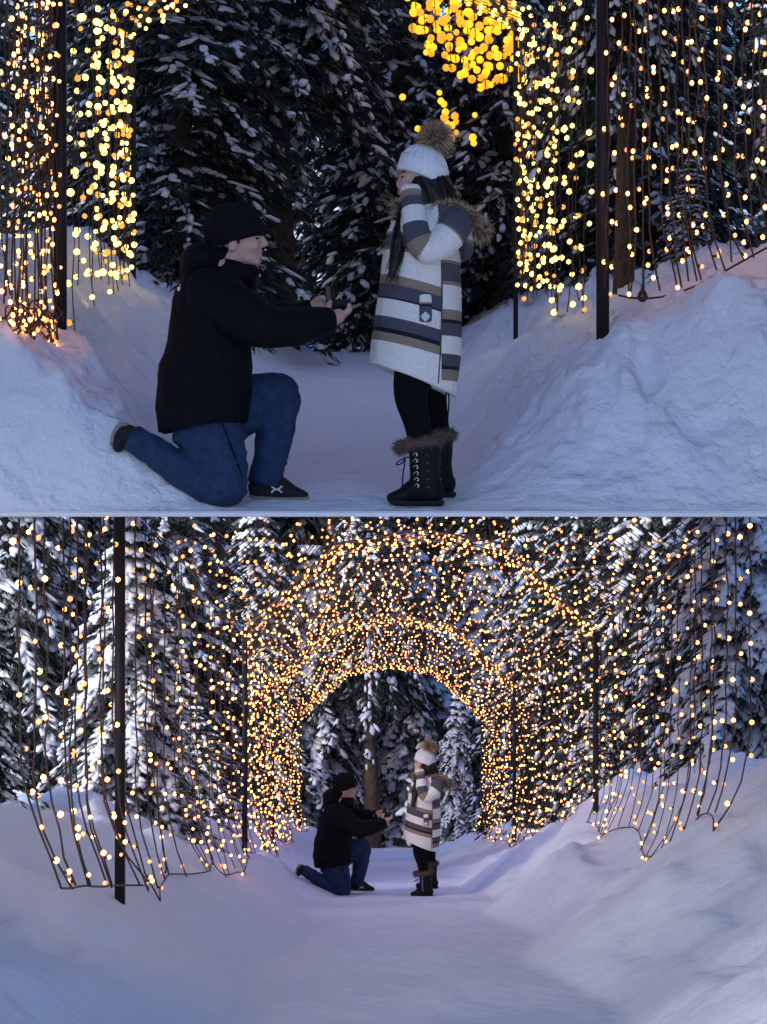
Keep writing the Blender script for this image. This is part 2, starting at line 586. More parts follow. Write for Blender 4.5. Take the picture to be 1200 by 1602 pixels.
SPRUCE = {
    'small': (3.4, spruce_mesh(11, 3.4, 1.0, 22, 8, 0.11, .38, clump=.042)),
    'laden': (4.2, spruce_mesh(12, 4.2, 1.15, 22, 9, 0.12, .72, droop=.95, clump=.066)),
    'mid': (8.5, spruce_mesh(13, 8.5, 1.75, 34, 8, 0.20, .26, droop=.75, clump=.058)),
    'dense': (12.0, spruce_mesh(18, 12.0, 2.3, 34, 9, 0.27, .4, bare=.31, droop=.36, clump=.11, fine=False)),  # crown shaped to block sun from the terrace but not below it
    'shade_canopy': (15.0, spruce_mesh(17, 15.0, 3.3, 16, 8, 0.34, .3, bare=.47, droop=.22, clump=.13, fine=False)),  # high crown for the added trees that darken the terrace
    'heavy': (8.5, spruce_mesh(16, 8.5, 1.8, 30, 8, 0.19, .34, droop=.85, clump=.075)),
    'tall': (22.0, spruce_mesh(14, 22, 3.4, 46, 8, 0.40, .10, bare=.12, droop=.7, clump=.12, fine=False)),
    'bare': (7.0, spruce_mesh(15, 7.0, 1.25, 24, 8, 0.15, .26, bare=.30, droop=.9, clump=.06, fine=False)),
}


def low_tree(kind, x, y, H, label, group=None, rz=None, wide=1.0, sink=0.0):
    return spruce(kind, x, y, float(z_low(x, y)) - .05 - sink, H, label, group, rz if rz is not None else rng.random() * 6.28, wide)


def up_tree(kind, x, y, H, label, group=None, rz=None, wide=1.0):
    return spruce(kind, x, y, float(z_up(x, y)) - .03, H, label, group, rz if rz is not None else rng.random() * 6.28, wide)


low_tree('laden', -2.75, 20.6, 3.3, 'small heavily snow laden spruce behind the left light curtain of the tunnel', rz=.3, wide=1.15)
low_tree('laden', 3.95, 20.6, 4.6, 'tall snow laden spruce on the bank beside the right light curtain', rz=1.2, wide=.95)
low_tree('small', -3.9, 17.6, 2.7, 'short snowy spruce on the left bank in front of the taller spruces', rz=2.0)
low_tree('small', -2.35, 24.0, 1.5, 'little rounded spruce buried in snow beside the left posts', wide=1.5)
low_tree('small', 3.1, 27.2, 1.5, 'low snowy spruce at the foot of the right posts', wide=1.3)
low_tree('laden', 1.75, 45.2, 3.6, 'drooping blue shaded spruce just past the right end of the tunnel', wide=.9)
for side, rows in (('left', [(-4.6, 23.5, 7.5, 'heavy', 'just behind the small laden spruce'), (-6.0, 25.0, 9, 'heavy', 'outermost of the row, past the laden spruce'), (-4.5, 28.0, 8.5, 'heavy', 'halfway between the first and second lit arches'),
                             (-3.7, 33.0, 8.5, 'heavy', 'close beside the second lit arch'), (-6.5, 31.0, 11, 'mid', 'tall one set back from the second lit arch'), (-3.9, 38.0, 9.5, 'mid', 'between the second and the last lit arch'),
                             (-5.5, 36.5, 11, 'mid', 'tall one set back between the last two arches'), (-8.0, 35, 12, 'mid', 'tallest one, far back from the curtain'), (-3.0, 45.5, 8.5, 'heavy', 'just past the last lit arch')]),
                   ('right', [(5.6, 23.0, 8, 'heavy', 'just behind the tall laden spruce'), (4.8, 26.5, 8.5, 'heavy', 'past the first lit arch above the bank'), (4.3, 31.0, 8.5, 'heavy', 'close beside the second lit arch'),
                             (6.6, 29.0, 10, 'heavy', 'tall one set back from the second lit arch'), (3.9, 37.0, 9.5, 'mid', 'between the second and the last lit arch'), (5.6, 35.0, 11, 'mid', 'tall one set back between the last two arches'),
                             (8.0, 34, 12, 'mid', 'tallest one, far back from the curtain'), (7.0, 40, 12, 'mid', 'far one set back from the last lit arch'), (3.6, 44.5, 9, 'heavy', 'just past the last lit arch')])):
    for x, y, H, kd, wh in rows:
        low_tree(kd, x, y, H, f'snowy spruce {side} of the tunnel, {wh}', f'spruces {side} of the tunnel')
for x, y, H, lab in [(.9, 48.4, 3.4, 'young snowy spruce at the foot of the tall trunk past the tunnel end'), (-1.6, 47.8, 3.0, 'young snowy spruce left of the tall trunk past the tunnel end'), (2.6, 49.0, 4.2, 'young snowy spruce behind the drooping one past the tunnel end')]:
    low_tree('small', x, y, H, lab, wide=1.1)
for x, y, H, lab in [(-1.75, 46.3, 8.5, 'heavily snowed spruce closing the left side of the tunnel end'), (.75, 47.6, 9.5, 'heavily snowed spruce closing the middle of the tunnel end'), (2.5, 47.8, 8.5, 'heavily snowed spruce closing the right side of the tunnel end')]:
    low_tree('laden', x, y, H * .85, lab)
low_tree('bare', -0.3, 45.8, 13, 'dark spruce with bare lower trunk closing the end of the tunnel', rz=.5, wide=.75)
for row, (y, off) in enumerate([(51, 0), (56, 1.2), (63, .4)]):
    for q in range(-5, 6):
        x = q * 2.6 + off + (rng.random() - .5)
        if row == 0 and abs(x + .3) < 1.2: continue
        low_tree('tall', x, y + rng.random() * 2, 21 + 5 * rng.random(), 'very tall dark forest spruce far behind the light tunnel', 'tall forest spruces behind', wide=.95)

# added spruces outside the view, placed to shade the upper terrace
for q in range(6):  # right row, added out of view to cut light on the terrace
    x, y = 4.9 + .5 * (q % 2), 3.0 + 2.0 * q + rng.random()
    low_tree('bare', x, y, 11 + 2 * rng.random(), 'unseen high crowned spruce added to shade the upper terrace from the right', 'added shade spruces right of the terrace', wide=1.1)
for q in range(10):  # left row, added out of view as a sun block
    x, y = -(5.2 + .9 * (q % 2)), .2 + 1.3 * q + .4 * rng.random()
    low_tree('dense', x, y, 12 + 2 * rng.random(), 'unseen dense spruce added on the left to keep sun off the upper terrace', 'added sun blocking spruces left of the terrace', wide=1.0)
for x, y, lab in ((3.1, 6.3, 'right front'), (-3.1, 6.0, 'left front'), (3.7, 11.2, 'right'), (-3.7, 11.6, 'left')):  # added above the view; crowns hold back sky light from the terrace
    low_tree('shade_canopy', x, y, 15, f'unseen tall spruce with high open crown added to shade the {lab} side of the upper terrace')

# trees of the upper terrace
up_tree('mid', -1.75, 16.6, 5.6, 'broad snowy spruce behind the kneeling man on the upper terrace', wide=1.15)
up_tree('bare', -0.95, 17.8, 7.0, 'slim spruce with bare brown trunk behind the man on the upper terrace')
up_tree('mid', 0.15, 19.4, 6.6, 'dark spruce between the couple at the back of the upper terrace')
up_tree('mid', 1.15, 18.6, 6.2, 'blue shaded spruce behind the woman on the upper terrace', wide=.9)
up_tree('bare', 1.62, 13.0, 5.2, 'spruce with thick bare trunk behind the right light curtain of the upper terrace', rz=2.2, wide=.68)
up_tree('mid', 2.3, 17.0, 6.0, 'snowy spruce behind the right bank of the upper terrace')
up_tree('mid', -2.7, 18.9, 6.4, 'snowy spruce at the left rear corner of the upper terrace')
up_tree('small', 1.95, 12.2, .75, 'little snowy spruce sapling at the foot of the bare trunk', wide=1.2)


# ------------------------------------------------------------------ light arches and strands
def arch(y, base, x0, hw_, eave, sh, ridge, label, zl, clip=None, right_out=0.0, pw=.062):
    root = empty('light_arch', (x0, y, float(base)))
    for s in (-1, 1):
        zt = eave if clip is None else min(eave, clip - base)
        ox = s * hw_ + (right_out if s > 0 else 0)
        zb = float(zl(x0 + ox, y)) - base - .25
        mb = MB(); add_box(mb, (ox, 0, (zt + zb) / 2), (pw, .05, zt - zb)); mb.build('post', 'post_metal', root, smooth=False)
    if clip is None or base + ridge < clip:
        for s in (-1, 1):
            mb = MB(); add_tube(mb, [(s * hw_, 0, eave), (s * hw_ * .48, 0, sh)], .018, seg=8); mb.build('rafter', 'frame_metal', root)
            mb = MB(); add_tube(mb, [(s * hw_ * .48, 0, sh), (0, 0, ridge)], .018, seg=8); mb.build('rafter', 'frame_metal', root)
    return tag(root, label, 'light arch')


EAVE, SHO, RID, HW = 3.09, 4.10, 4.27, 2.05
names = ['dark posts of the nearest tunnel arch standing under the white platform', 'dark lit arch of the tunnel standing level with the lower couple', 'second lit arch of the tunnel behind the lower couple', 'last lit arch at the far end of the tunnel']
for k, y in enumerate(ARCH_Y):
    b = float(base_l(y))
    arch(y, b, float(xc(y)), HW, EAVE, SHO, RID, names[k], z_low, clip=-.03, right_out=.35 if k == 0 else 0)

STR = []          # every strand, for a count


def bulbs_on(P, sp, jit=.035, phase=None):
    """bulb centres along a polyline with spacing sp"""
    P = np.asarray(P, float)
    d = np.concatenate([[0], np.cumsum(np.linalg.norm(np.diff(P, axis=0), axis=1))])
    s = np.arange((rng.random() if phase is None else phase) * sp, d[-1], sp)
    s = s + (rng.random(len(s)) - .5) * sp * .5
    s = np.clip(s, 0, d[-1])
    Q = np.stack([np.interp(s, d, P[:, k]) for k in range(3)], -1)
    return Q


BULB_ME = {}
MASS = {'wire': MB(), 'warm_bulb': MB(), 'dim_bulb': MB()}     # the many small far strands of the tunnel


def strand(P, sp, rw, rb, label, group, m='warm_bulb', m2='dim_bulb', single=False, off=.03, name='light_strand', hint=(0, 1, 0), mix=.2, mass=False):
    P = np.asarray(P, float)
    o0 = np.zeros(3) if mass else P[0].copy()
    root = None if mass else empty(name, o0)
    mb = MASS['wire'] if mass else MB(); add_tube(mb, P - o0, rw, seg=4, hint=hint, caps=False)
    Q = bulbs_on(P, sp)
    ang = rng.random(len(Q)) * 6.283
    dv = np.stack([np.cos(ang), np.sin(ang), -.35 + .5 * rng.random(len(Q))], -1) * off
    B = Q + dv
    for q, b in zip(Q, B):      # sockets stick out from the wire
        add_tube(mb, [q - o0, q - o0 + (b - q) * .9], rw * 1.5, seg=4, hint=(0, 0, 1) if abs((b - q)[2]) < .5 * off else (0, 1, 0), caps=False)
    sel = rng.random(len(Q)) < mix
    if mass:
        for mm, ss in ((m, ~sel), (m2, sel)):
            if ss.any(): add_many(MASS[mm], ICO1, B[ss], rb * (.8 + .45 * rng.random(ss.sum())))
        return None
    mb.build('wire', 'wire', root, smooth=False)
    if single:
        for b, s in zip(B, sel):
            key = (m2 if s else m, round(rb, 4))
            if key not in BULB_ME:
                x = MB(); vv, ff = ICO2; x.add(vv * np.array([rb, rb, rb * 1.25]), ff); BULB_ME[key] = x.mesh('bulb'); BULB_ME[key].materials.append(M[key[0]])
            obj('bulb', BULB_ME[key], None, root, loc=b - o0)
    else:
        for mm, ss in ((m, ~sel), (m2, sel)):
            if ss.any():
                x = MB(); add_many(x, ICO2 if rb > .018 else ICO1, B[ss] - o0, rb * (.8 + .45 * rng.random(ss.sum())))
                tag(x.build('bulb_string', mm, root), kind='stuff')
    tag(root, label, 'light strand', group)
    STR.append(root)
    return root


def hang(x, y, zt, zb, inward, curl=.5, n=9, wob=.012):
    """a wire hanging from (x,y,zt) down to zb, pulled inward near the ground"""
    t = np.linspace(0, 1, n)
    z = zt + (zb - zt) * t
    k = np.clip((t - (1 - curl)) / curl, 0, 1) ** 2
    X = x + inward * k + wob * (rng.random(n) - .5) * 2 * (t > .02)
    Y = y + (rng.random() - .5) * .25 * k + wob * (rng.random(n) - .5)
    return np.stack([X, Y, z], -1)


def cable(P, r, label, group=None, m='frame_metal', hint=(0, 0, 1)):
    P = np.asarray(P, float)
    mb = MB(); add_tube(mb, P, r, seg=5, hint=hint, caps=False)
    o = mb.build('support_cable', m)
    return tag(o, label, 'cable', group)


ZC = -0.03
SIDE = {-1: 'left', 1: 'right'}
SEG = ['nearest', 'middle', 'farthest']
segs = [(8.9, 12.2, 11, 9, 'front'), (12.4, 22.3, 23, 25, 'nearest'), (22.6, 32.4, 28, 28, 'middle'), (32.6, 43.1, 24, 24, 'farthest')]
for (y0, y1, nl, nr, nm) in segs:
    for s, n in ((-1, nl), (1, nr)):
        ends = []
        for k in range(n):
            y = y0 + (y1 - y0) * (k + .5 + (rng.random() - .5) * .8) / n
            x = float(xc(y)) + s * HW * (1 + (rng.random() - .5) * .03)
            if s == 1 and y < 12.4: continue
            b = float(base_l(y))
            zt = min(b + EAVE, ZC)
            gz = float(z_low(x, y))
            inw = -s * (.16 + .07 * math.sin(y * 1.7) + .05 * rng.random())
            zb = max(float(z_low(x + inw, y)) + .04, gz - .25) + .05 * rng.random()
            near = y < 15
            if y < 12.3 and s < 0: zb = max(zb, at(0, 1392, y)[2] + .04 * rng.random())
            P = hang(x, y, zt, zb, inw, curl=.25 + .2 * rng.random(), n=14)
            ends.append(P[-1])
            strand(P, .25 if near else .21 if y < 22 else .17, .0055 if near else .0042, .0150 if not near else .0150,
                   f'warm white light strand of the {nm} {SIDE[s]} wall curtain of the lower tunnel', f'{nm} {SIDE[s]} wall strands of the lower tunnel', mix=.36, mass=(nm == 'farthest'))
        if len(ends) > 2:
            E_ = np.array(sorted(ends, key=lambda q: q[1])); E_[1:-1] = (E_[:-2] + E_[1:-1] * 2 + E_[2:]) / 4; cable(catmull(E_, 4), .006, f'dark bottom wire tying the {nm} {SIDE[s]} wall curtain of the lower tunnel', m='wire')
# roof strands draped eave - shoulder - ridge - shoulder - eave
for (y0, y1, n, nm) in [(13.6, 22.3, 36, 'nearest'), (22.5, 32.4, 40, 'middle'), (32.6, 43.1, 32, 'farthest')]:
    for k in range(n):
        y = y0 + (y1 - y0) * (k + .5 + (rng.random() - .5) * .5) / n
        b = float(base_l(y)); c = float(xc(y))
        pts = [(-HW, EAVE), (-HW * .48, SHO), (0, RID), (HW * .48, SHO), (HW, EAVE)]
        P = []
        for (a0, b0), (a1, b1) in zip(pts[:-1], pts[1:]):
            for t in np.linspace(0, 1, 6)[:-1]:
                sag = .28 * t * (1 - t) * 4 * .5
                P.append((c + a0 + (a1 - a0) * t, y + .05 * math.sin(t * 3 + k), b + b0 + (b1 - b0) * t - sag))
        P.append((c + HW, y, b + EAVE))
        P = np.array(P)
        runs = []
        cur = []
        for p in P:
            if p[2] < ZC: cur.append(p)
            else:
                if len(cur) > 1: runs.append(cur)
                cur = []
        if len(cur) > 1: runs.append(cur)
        for r_ in runs:
            strand(np.array(r_), .24 if y < 22.5 else .21, .0042, .0150, f'warm white light strand draped over the {nm} roof bay of the lower tunnel', f'{nm} roof strands of the lower tunnel', mix=.42, mass=(nm != 'nearest'))
# cables running the length of the tunnel
for a0, b0, nm in [(-HW, EAVE, 'left eave'), (HW, EAVE, 'right eave'), (-HW * .48, SHO, 'left shoulder'), (HW * .48, SHO, 'right shoulder'), (0, RID, 'ridge')]:
    P = []
    for y in np.linspace(12.4, 43.1, 40):
        z = float(base_l(y)) + b0 - .02
        if z < ZC: P.append((float(xc(y)) + a0, y, z))
    cable(P, .008, f'thin {nm} cable running along the lower tunnel')
# extra lights wound along the lit arches
for k, y in enumerate(ARCH_Y[1:]):
    b = float(base_l(y)); c = float(xc(y))
    pts = np.array([(-HW, EAVE), (-HW * .48, SHO), (0, RID), (HW * .48, SHO), (HW, EAVE)])
    for rep in range(5):
        P = np.array([(c + p[0], y + .05 * (rep - 2), b + p[1] - .03 - .03 * rep) for p in catmull(np.c_[pts, pts[:, :1] * 0], 1)])
        P = P[P[:, 2] < ZC]
        strand(P, .10, .005, .015, f'warm light strand wound along the rafters of {["the first", "the second", "the last"][k]} lit tunnel arch', f'strands wound on {["first", "second", "last"][k]} arch', off=.05, mix=.3, mass=(k > 0))

far = empty('far_light_curtain', (0, 38, -4))
for nm_, key in (('wire', 'wire'), ('bulb_string', 'warm_bulb'), ('bulb_string', 'dim_bulb')):
    q = MASS[key].build(nm_, key, far, smooth=False)
    q.location = -far.location
    q['kind'] = 'stuff'
tag(far, 'mass of tiny warm lights and wires filling the far roof and walls of the tunnel', 'lights', kind='stuff')

# ---- upper terrace lights
UE, US, UR = 2.72, 3.7, 3.9
for y, xl, xr, lab in [(10.5, -1.77, 1.2, 'dark posts of the near light arch beside the couple on the upper terrace'), (14.8, -1.93, 1.02, 'dark posts and rafters of the far light arch on the upper terrace')]:
    b = .0394 + .167 * (y - 9.1)
    arch(y, b, (xl + xr) / 2, (xr - xl) / 2, UE, US, UR, lab, z_up, pw=.066 if y < 12 else .034)
for k in range(20):        # dense near left curtain
    y = 8.95 + 1.5 * (k + rng.random() * .8) / 20
    x = -1.78 + .03 * (rng.random() - .5)
    zb = max(float(z_up(x, max(y, 9.6))) + .02, at(0, 585, y)[2]) + .1 * rng.random()
    P = hang(x, y, 2.95, zb, .05 * (rng.random() - .3), curl=.3)
    strand(P, .16, .0042, .0105, 'warm light strand in the dense near left curtain of the upper terrace', 'near left strands of the upper terrace', single=(k % 2 == 0), mix=.3, off=.022)
for k in range(22):        # far left curtain, yellow
    y = 10.9 + 3.9 * ((k + rng.random()) / 22) ** .7
    x = float(np.interp(y, [10.5, 14.8], [-1.78, -1.93])) + .05 * (rng.random() - .5)
    b = .0394 + .167 * (y - 9.1)
    zb = float(z_up(x, y)) + .02 + .2 * rng.random()
    P = hang(x, y, b + UE, zb, .1 * (rng.random() - .3), curl=.3)
    strand(P, .17, .0035, .0185, 'yellow light strand in the far left curtain of the upper terrace', 'far left strands of the upper terrace', m='yellow_bulb', m2='amber_bulb', off=.03, mix=.28)
for k in range(20):        # near right curtain with its sagging bottom wire
    t = (k + .5 + (rng.random() - .5) * .7) / 20
    y = 10.45 - .9 * t; x = 1.22 + .72 * t
    pb = at(945 + 250 * t, 462 - 85 * t ** 1.5 + 26 * math.sin(t * 3.14) * (1 - t), y)
    P = hang(x, y, 3.0, max(pb[2], float(z_up(x, y)) + .03) + .04 * rng.random(), .12 * (rng.random() * .7 + .3) * (1 if t > .25 else -.3), curl=.3 + .1 * rng.random(), n=12)
    strand(P, .19, .0048, .0105, 'warm light strand in the near right curtain above the upper snow bank', 'near right strands of the upper terrace', single=True, mix=.25, off=.032)
P = [at(945 + 250 * t, 462 - 85 * t ** 1.5 + 26 * math.sin(t * 3.14) * (1 - t), 10.45 - .9 * t) + np.array([.08, 0, 0]) for t in np.linspace(0, 1, 16)]
cable(P, .006, 'dark sagging bottom wire of the near right curtain on the upper terrace', m='wire')
for k in range(26):        # far right curtain, yellow
    y = 10.8 + 4.0 * ((k + rng.random()) / 26) ** .65
    x = float(np.interp(y, [10.5, 14.8], [1.2, 1.02])) + .06 * (rng.random() - .5)
    b = .0394 + .167 * (y - 9.1)
    pb = at(0, float(np.interp(y, [10.5, 14.8], [478, 440])), y)[2]
    zb = max(pb - .12 * rng.random(), float(z_up(x, y)) + .02)
    P = hang(x, y, b + UE, zb, .12 * (rng.random() - .3), curl=.3)
    strand(P, .17, .0035, .0175, 'yellow light strand in the far right curtain of the upper terrace', 'far right strands of the upper terrace', m='yellow_bulb', m2='amber_bulb', off=.03, mix=.25)
for s in (-1, 1):          # strands going up the roof of the far arch
    for k in range(9):
        y = 13.2 + 1.7 * k / 9
        b = .0394 + .167 * (y - 9.1)
        xe = -1.9 if s < 0 else 1.05
        c = -.44
        P = [(xe + (c + (xe - c) * .48 - xe) * t, y, b + UE + .42 * t - .12 * t * (1 - t)) for t in np.linspace(0, 1, 7)]
        strand(P, .13, .0035, .0175, f'yellow light strand climbing the {"left" if s < 0 else "right"} roof slope of the upper terrace arch', f'{"left" if s < 0 else "right"} roof strands of the upper terrace', m='yellow_bulb', m2='amber_bulb', mix=.35)
for k in range(17):        # golden strand bulbs oversized to imitate lens blur
    px = 632 + 176 * (k + rng.random() * .6) / 17
    y = 16.2 + .5 * rng.random()
    t = (px - 632) / 176
    bot = 45 + 95 * min(t / .55, 1) ** 1.0 - 30 * max(t - .6, 0)
    p0, p1 = at(px, -90, y), at(px + 8, bot, y)
    P = np.array([p0 + (p1 - p0) * u for u in np.linspace(0, 1, 6)])
    strand(P, .08, .004, .034, 'golden light strand with bulbs enlarged as lens blur, high above the woman on the upper terrace', 'golden blur-sized strands of the upper terrace', m='bokeh_gold', m2='bokeh_amber', mix=.5, off=.05, name='bokeh_strand')
for (px, r0, r1) in [(690, 142, 172), (697, 172, 215), (708, 176, 222), (745, 178, 186), (742, 214, 226), (655, 196, 204), (628, 150, 158)]:  # bulbs enlarged like blurred discs here too
    P = np.array([at(px, r0, 16.0), at(px + 3, (r0 + r1) / 2, 16.0), at(px, r1, 16.0)])
    strand(P, .05, .003, .03, 'short cluster of golden lights in the trees behind the pompom hat', 'short golden light clusters', m='bokeh_gold', m2='bokeh_amber', mix=.3, off=.02, name='bokeh_cluster')


# tangled cable ends under the near left curtain
for k in range(3):
    t = np.linspace(0, 1, 60)
    y = 9.1 + 1.1 * t
    z = np.array([max(at(0, 585 - 50 * q, yy)[2], float(z_up(-1.75, max(yy, 9.4)))) for q, yy in zip(t, y)])
    P = np.stack([-1.76 + .06 * np.sin(t * (31 + 7 * k) + k), y + .05 * np.cos(t * 40 + 2 * k), z + .05 + .06 * np.sin(t * (44 + 5 * k) + 1.7 * k) + .02 * k], -1)
    strand(P, .16, .0048, .0105, 'tangled dark cable with warm bulbs under the near left curtain of the upper terrace', 'tangled cables under the near left curtain', mix=.3, off=.025, name='tangled_cable')


def ornament(p, r_, lab):
    """teardrop glass ornament on a short cord"""
    root = empty('glass_ornament', p)
    prof = [(0.001, -1.25), (.45, -1.15), (.85, -.75), (1, -.25), (.85, .3), (.5, .85), (.2, 1.25), (.14, 1.5)]
    mb = MB(); add_tube(mb, [(0, 0, q[1] * r_) for q in prof], [q[0] * r_ for q in prof], seg=14, caps=False); mb.build('drop', 'ornament_glass', root)
    mb = MB(); add_tube(mb, [(0, 0, 1.35 * r_), (0, 0, 1.75 * r_)], .2 * r_, seg=8); mb.build('cap', 'post_metal', root)
    mb = MB(); add_tube(mb, [(0, 0, 1.7 * r_), (0, 0, 6 * r_)], .0022, seg=5, caps=False); mb.build('cord', 'wire', root)
    tag(root, lab, 'ornament', 'glass ornaments')


mat('ornament_glass', (.03, .018, .012), .12, .1, spec=.6)
for px, py, y, lab in [(1005, 462, 10.2, 'teardrop glass ornament hanging just above the snow bank by the near right post'), (932, 200, 11.2, 'teardrop glass ornament hanging beside the near right post of the upper terrace'),
                       (1085, 32, 9.95, 'high teardrop glass ornament hanging in the near right curtain'), (1100, 172, 9.9, 'middle teardrop glass ornament hanging in the near right curtain')]:
    ornament(at(px, py, y), .030, lab)


def twig(x, y, zf, lab):
    mb = MB()
    z = float(zf(x, y))
    for k in range(4):
        a_ = rng.random() * 2 - 1; h = .12 + .14 * rng.random()
        b0 = np.array([x + .05 * k - .1, y + .03 * rng.normal(), z - .04])
        add_tube(mb, [b0, b0 + np.array([.04 * a_, 0, h * .6]), b0 + np.array([.13 * a_, .02, h])], [.004, .003, .0015], seg=4, caps=False)
    tag(mb.build('dry_twig', 'bark'), lab, 'twig')


twig(2.1, 11.0, z_up, 'dry twigs poking out of the upper snow bank under the right curtain')
twig(3.1, 18.5, z_low, 'dry twigs poking out of the lower right snow bank')
twig(2.2, 27.0, z_low, 'dry twigs in the snow beside the right tunnel posts')

# ------------------------------------------------------------------ people
SC = 330.0


def finish(mb, name, m, parent, voxel=.006, smooth=4, wr=0.0, ws=14.0, cut=None, colf=None, aniso=(1, 1, 1)):
    me0 = mb.mesh(name + '_src')
    o = bpy.data.objects.new('tmp', me0); C.objects.link(o)
    r_ = o.modifiers.new('r', 'REMESH'); r_.mode = 'VOXEL'; r_.voxel_size = voxel
    s_ = o.modifiers.new('s', 'SMOOTH'); s_.factor = .5; s_.iterations = smooth
    dg = bpy.context.evaluated_depsgraph_get()
    me = bpy.data.meshes.new_from_object(o.evaluated_get(dg))
    bpy.data.objects.remove(o); bpy.data.meshes.remove(me0)
    me.name = name
    if cut:
        bm = bmesh.new(); bm.from_mesh(me)
        bmesh.ops.bisect_plane(bm, geom=bm.verts[:] + bm.edges[:] + bm.faces[:], plane_co=cut[0], plane_no=cut[1], clear_outer=True)
        bmesh.ops.holes_fill(bm, edges=[e for e in bm.edges if e.is_boundary])
        bm.to_mesh(me); bm.free()
    n = len(me.vertices)
    co = np.empty(n * 3, np.float32); me.vertices.foreach_get('co', co); co = co.reshape(-1, 3).astype(float)
    if wr:
        no = np.empty(n * 3, np.float32); me.vertices.foreach_get('normal', no); no = no.reshape(-1, 3)
        q = co * ws * np.array(aniso)
        q2 = q + 1.2 * np.stack([vn3(q * .6, 5), vn3(q * .6, 6), vn3(q * .6, 7)], -1)
        d = wr * (1 - 2.6 * np.abs(vn3(q2, 1))) + wr * .6 * vn3(q * 2.2, 2)
        co = co + no * d[:, None]
        me.vertices.foreach_set('co', co.astype(np.float32).ravel())
    if colf is not None:
        at_ = me.attributes.new('col', 'FLOAT_COLOR', 'POINT')
        cc = np.ones((n, 4), np.float32); cc[:, :3] = colf(co)
        at_.data.foreach_set('color', cc.ravel())
    me.polygons.foreach_set('use_smooth', np.ones(len(me.polygons), bool))
    me.materials.clear()
    return obj(name, me, m, parent)


class Fig:
    """builds in metres from side-view measures (330 units to the metre)"""
    def __init__(s, x0): s.x0 = x0
    def p(s, x, y, d=0.0): return np.array([(x - s.x0) / SC, d, (788 - y) / SC])
    def limb(s, mb, pts, seg=18, n=5, dk=1.0, cap=(1.0, 1.0)):
        """pts: (x, y, depth_m, r_profile[, r_depth])"""
        A = np.array([[*s.p(q[0], q[1], q[2]), q[3] / SC, (q[4] if len(q) > 4 else q[3] * dk) / SC] for q in pts])
        A = catmull(A, n)
        add_tube(mb, A[:, :3], np.maximum(A[:, 3], .002), np.maximum(A[:, 4], .002), seg=seg, cap=cap)
    def ell(s, mb, x, y, d, rx, rz, rd, rot=0.0):
        add_ell(mb, s.p(x, y, d), (rx / SC, rd / SC, rz / SC), rot=Matrix.Rotation(rot, 4, 'Y') if rot else None)


def fur(mb, base, nrm, ln, wd, spread=.5):
    n = len(base)
    d = nrm + spread * rng.normal(size=(n, 3)); d /= np.linalg.norm(d, axis=1)[:, None]
    side = np.cross(d, rng.normal(size=(n, 3))); side /= np.linalg.norm(side, axis=1)[:, None] + 1e-9
    L = (ln * (.55 + .7 * rng.random(n)))[:, None]
    mid = base + d * L * .55 + np.array([0, 0, -.15]) * L * .3
    tip = base + d * L + np.array([0, 0, -.25]) * L * .6
    V = np.stack([base - side * wd, base + side * wd, mid + side * wd * .8, mid - side * wd * .8, tip], 1).reshape(-1, 3)
    k = np.arange(n) * 5
    mb.add(V, np.stack([k, k + 1, k + 2, k + 3], -1))
    mb.f.append(np.stack([k + 3, k + 2, k + 4], -1) + mb.n - len(V))


def fur_tube(g, pts, ln, wd, dens, name, m1, m2, parent, core=.8):
    """fur roll along measured points (x, y, d, r)"""
    A = catmull(np.array([[*g.p(q[0], q[1], q[2]), q[3] / SC] for q in pts]), 6)
    P, r_ = A[:, :3], A[:, 3]
    mb = MB(); add_tube(mb, P, r_ * core, seg=10)
    o = mb.build(name, m2, parent)
    for m, fr in ((m1, .65), (m2, .35)):
        n = int(dens * fr)
        i = rng.integers(0, len(P), n)
        nr = rng.normal(size=(n, 3)); nr /= np.linalg.norm(nr, axis=1)[:, None]
        mb = MB(); fur(mb, P[i] + nr * (r_[i] * core * .8)[:, None], nr, np.full(n, ln / SC), wd / SC)
        tag(mb.build('fur_hair', m, o, smooth=False), kind='stuff')
    return o


# ---------------- the kneeling man
g = Fig(390)
ND, FD = -.11, .15
mb = MB()
# head and face
g.ell(mb, 366, 358, 0, 40, 40, 28)
g.ell(mb, 384, 376, 0, 26, 30, 23)
g.limb(mb, [(368, 388, 0, 20, 22), (386, 398, 0, 15, 18), (400, 405, 0, 8, 10)])
g.ell(mb, 402, 407, 0, 6.5, 5.5, 9)
g.ell(mb, 404, 362, 0, 6, 5, 16)
g.limb(mb, [(408, 366, 0, 3.2, 4), (413, 373, 0, 4, 5), (417.5, 378.5, 0, 3.2, 5.5)], seg=12)
g.ell(mb, 411, 381, 0, 5, 3, 6)
g.ell(mb, 407.5, 390, 0, 3.8, 2.6, 8)
g.ell(mb, 406.5, 396, 0, 3.8, 2.8, 7.5)
g.ell(mb, 404, 385, 0, 5, 12, 12)
for s in (-1, 1):
    g.ell(mb, 395, 382, s * .045, 12, 9, 7)
    g.ell(mb, 366, 384, s * .082, 7, 11, 4, .25)
g.limb(mb, [(362, 392, 0, 24, 22), (352, 425, 0, 27, 28)])
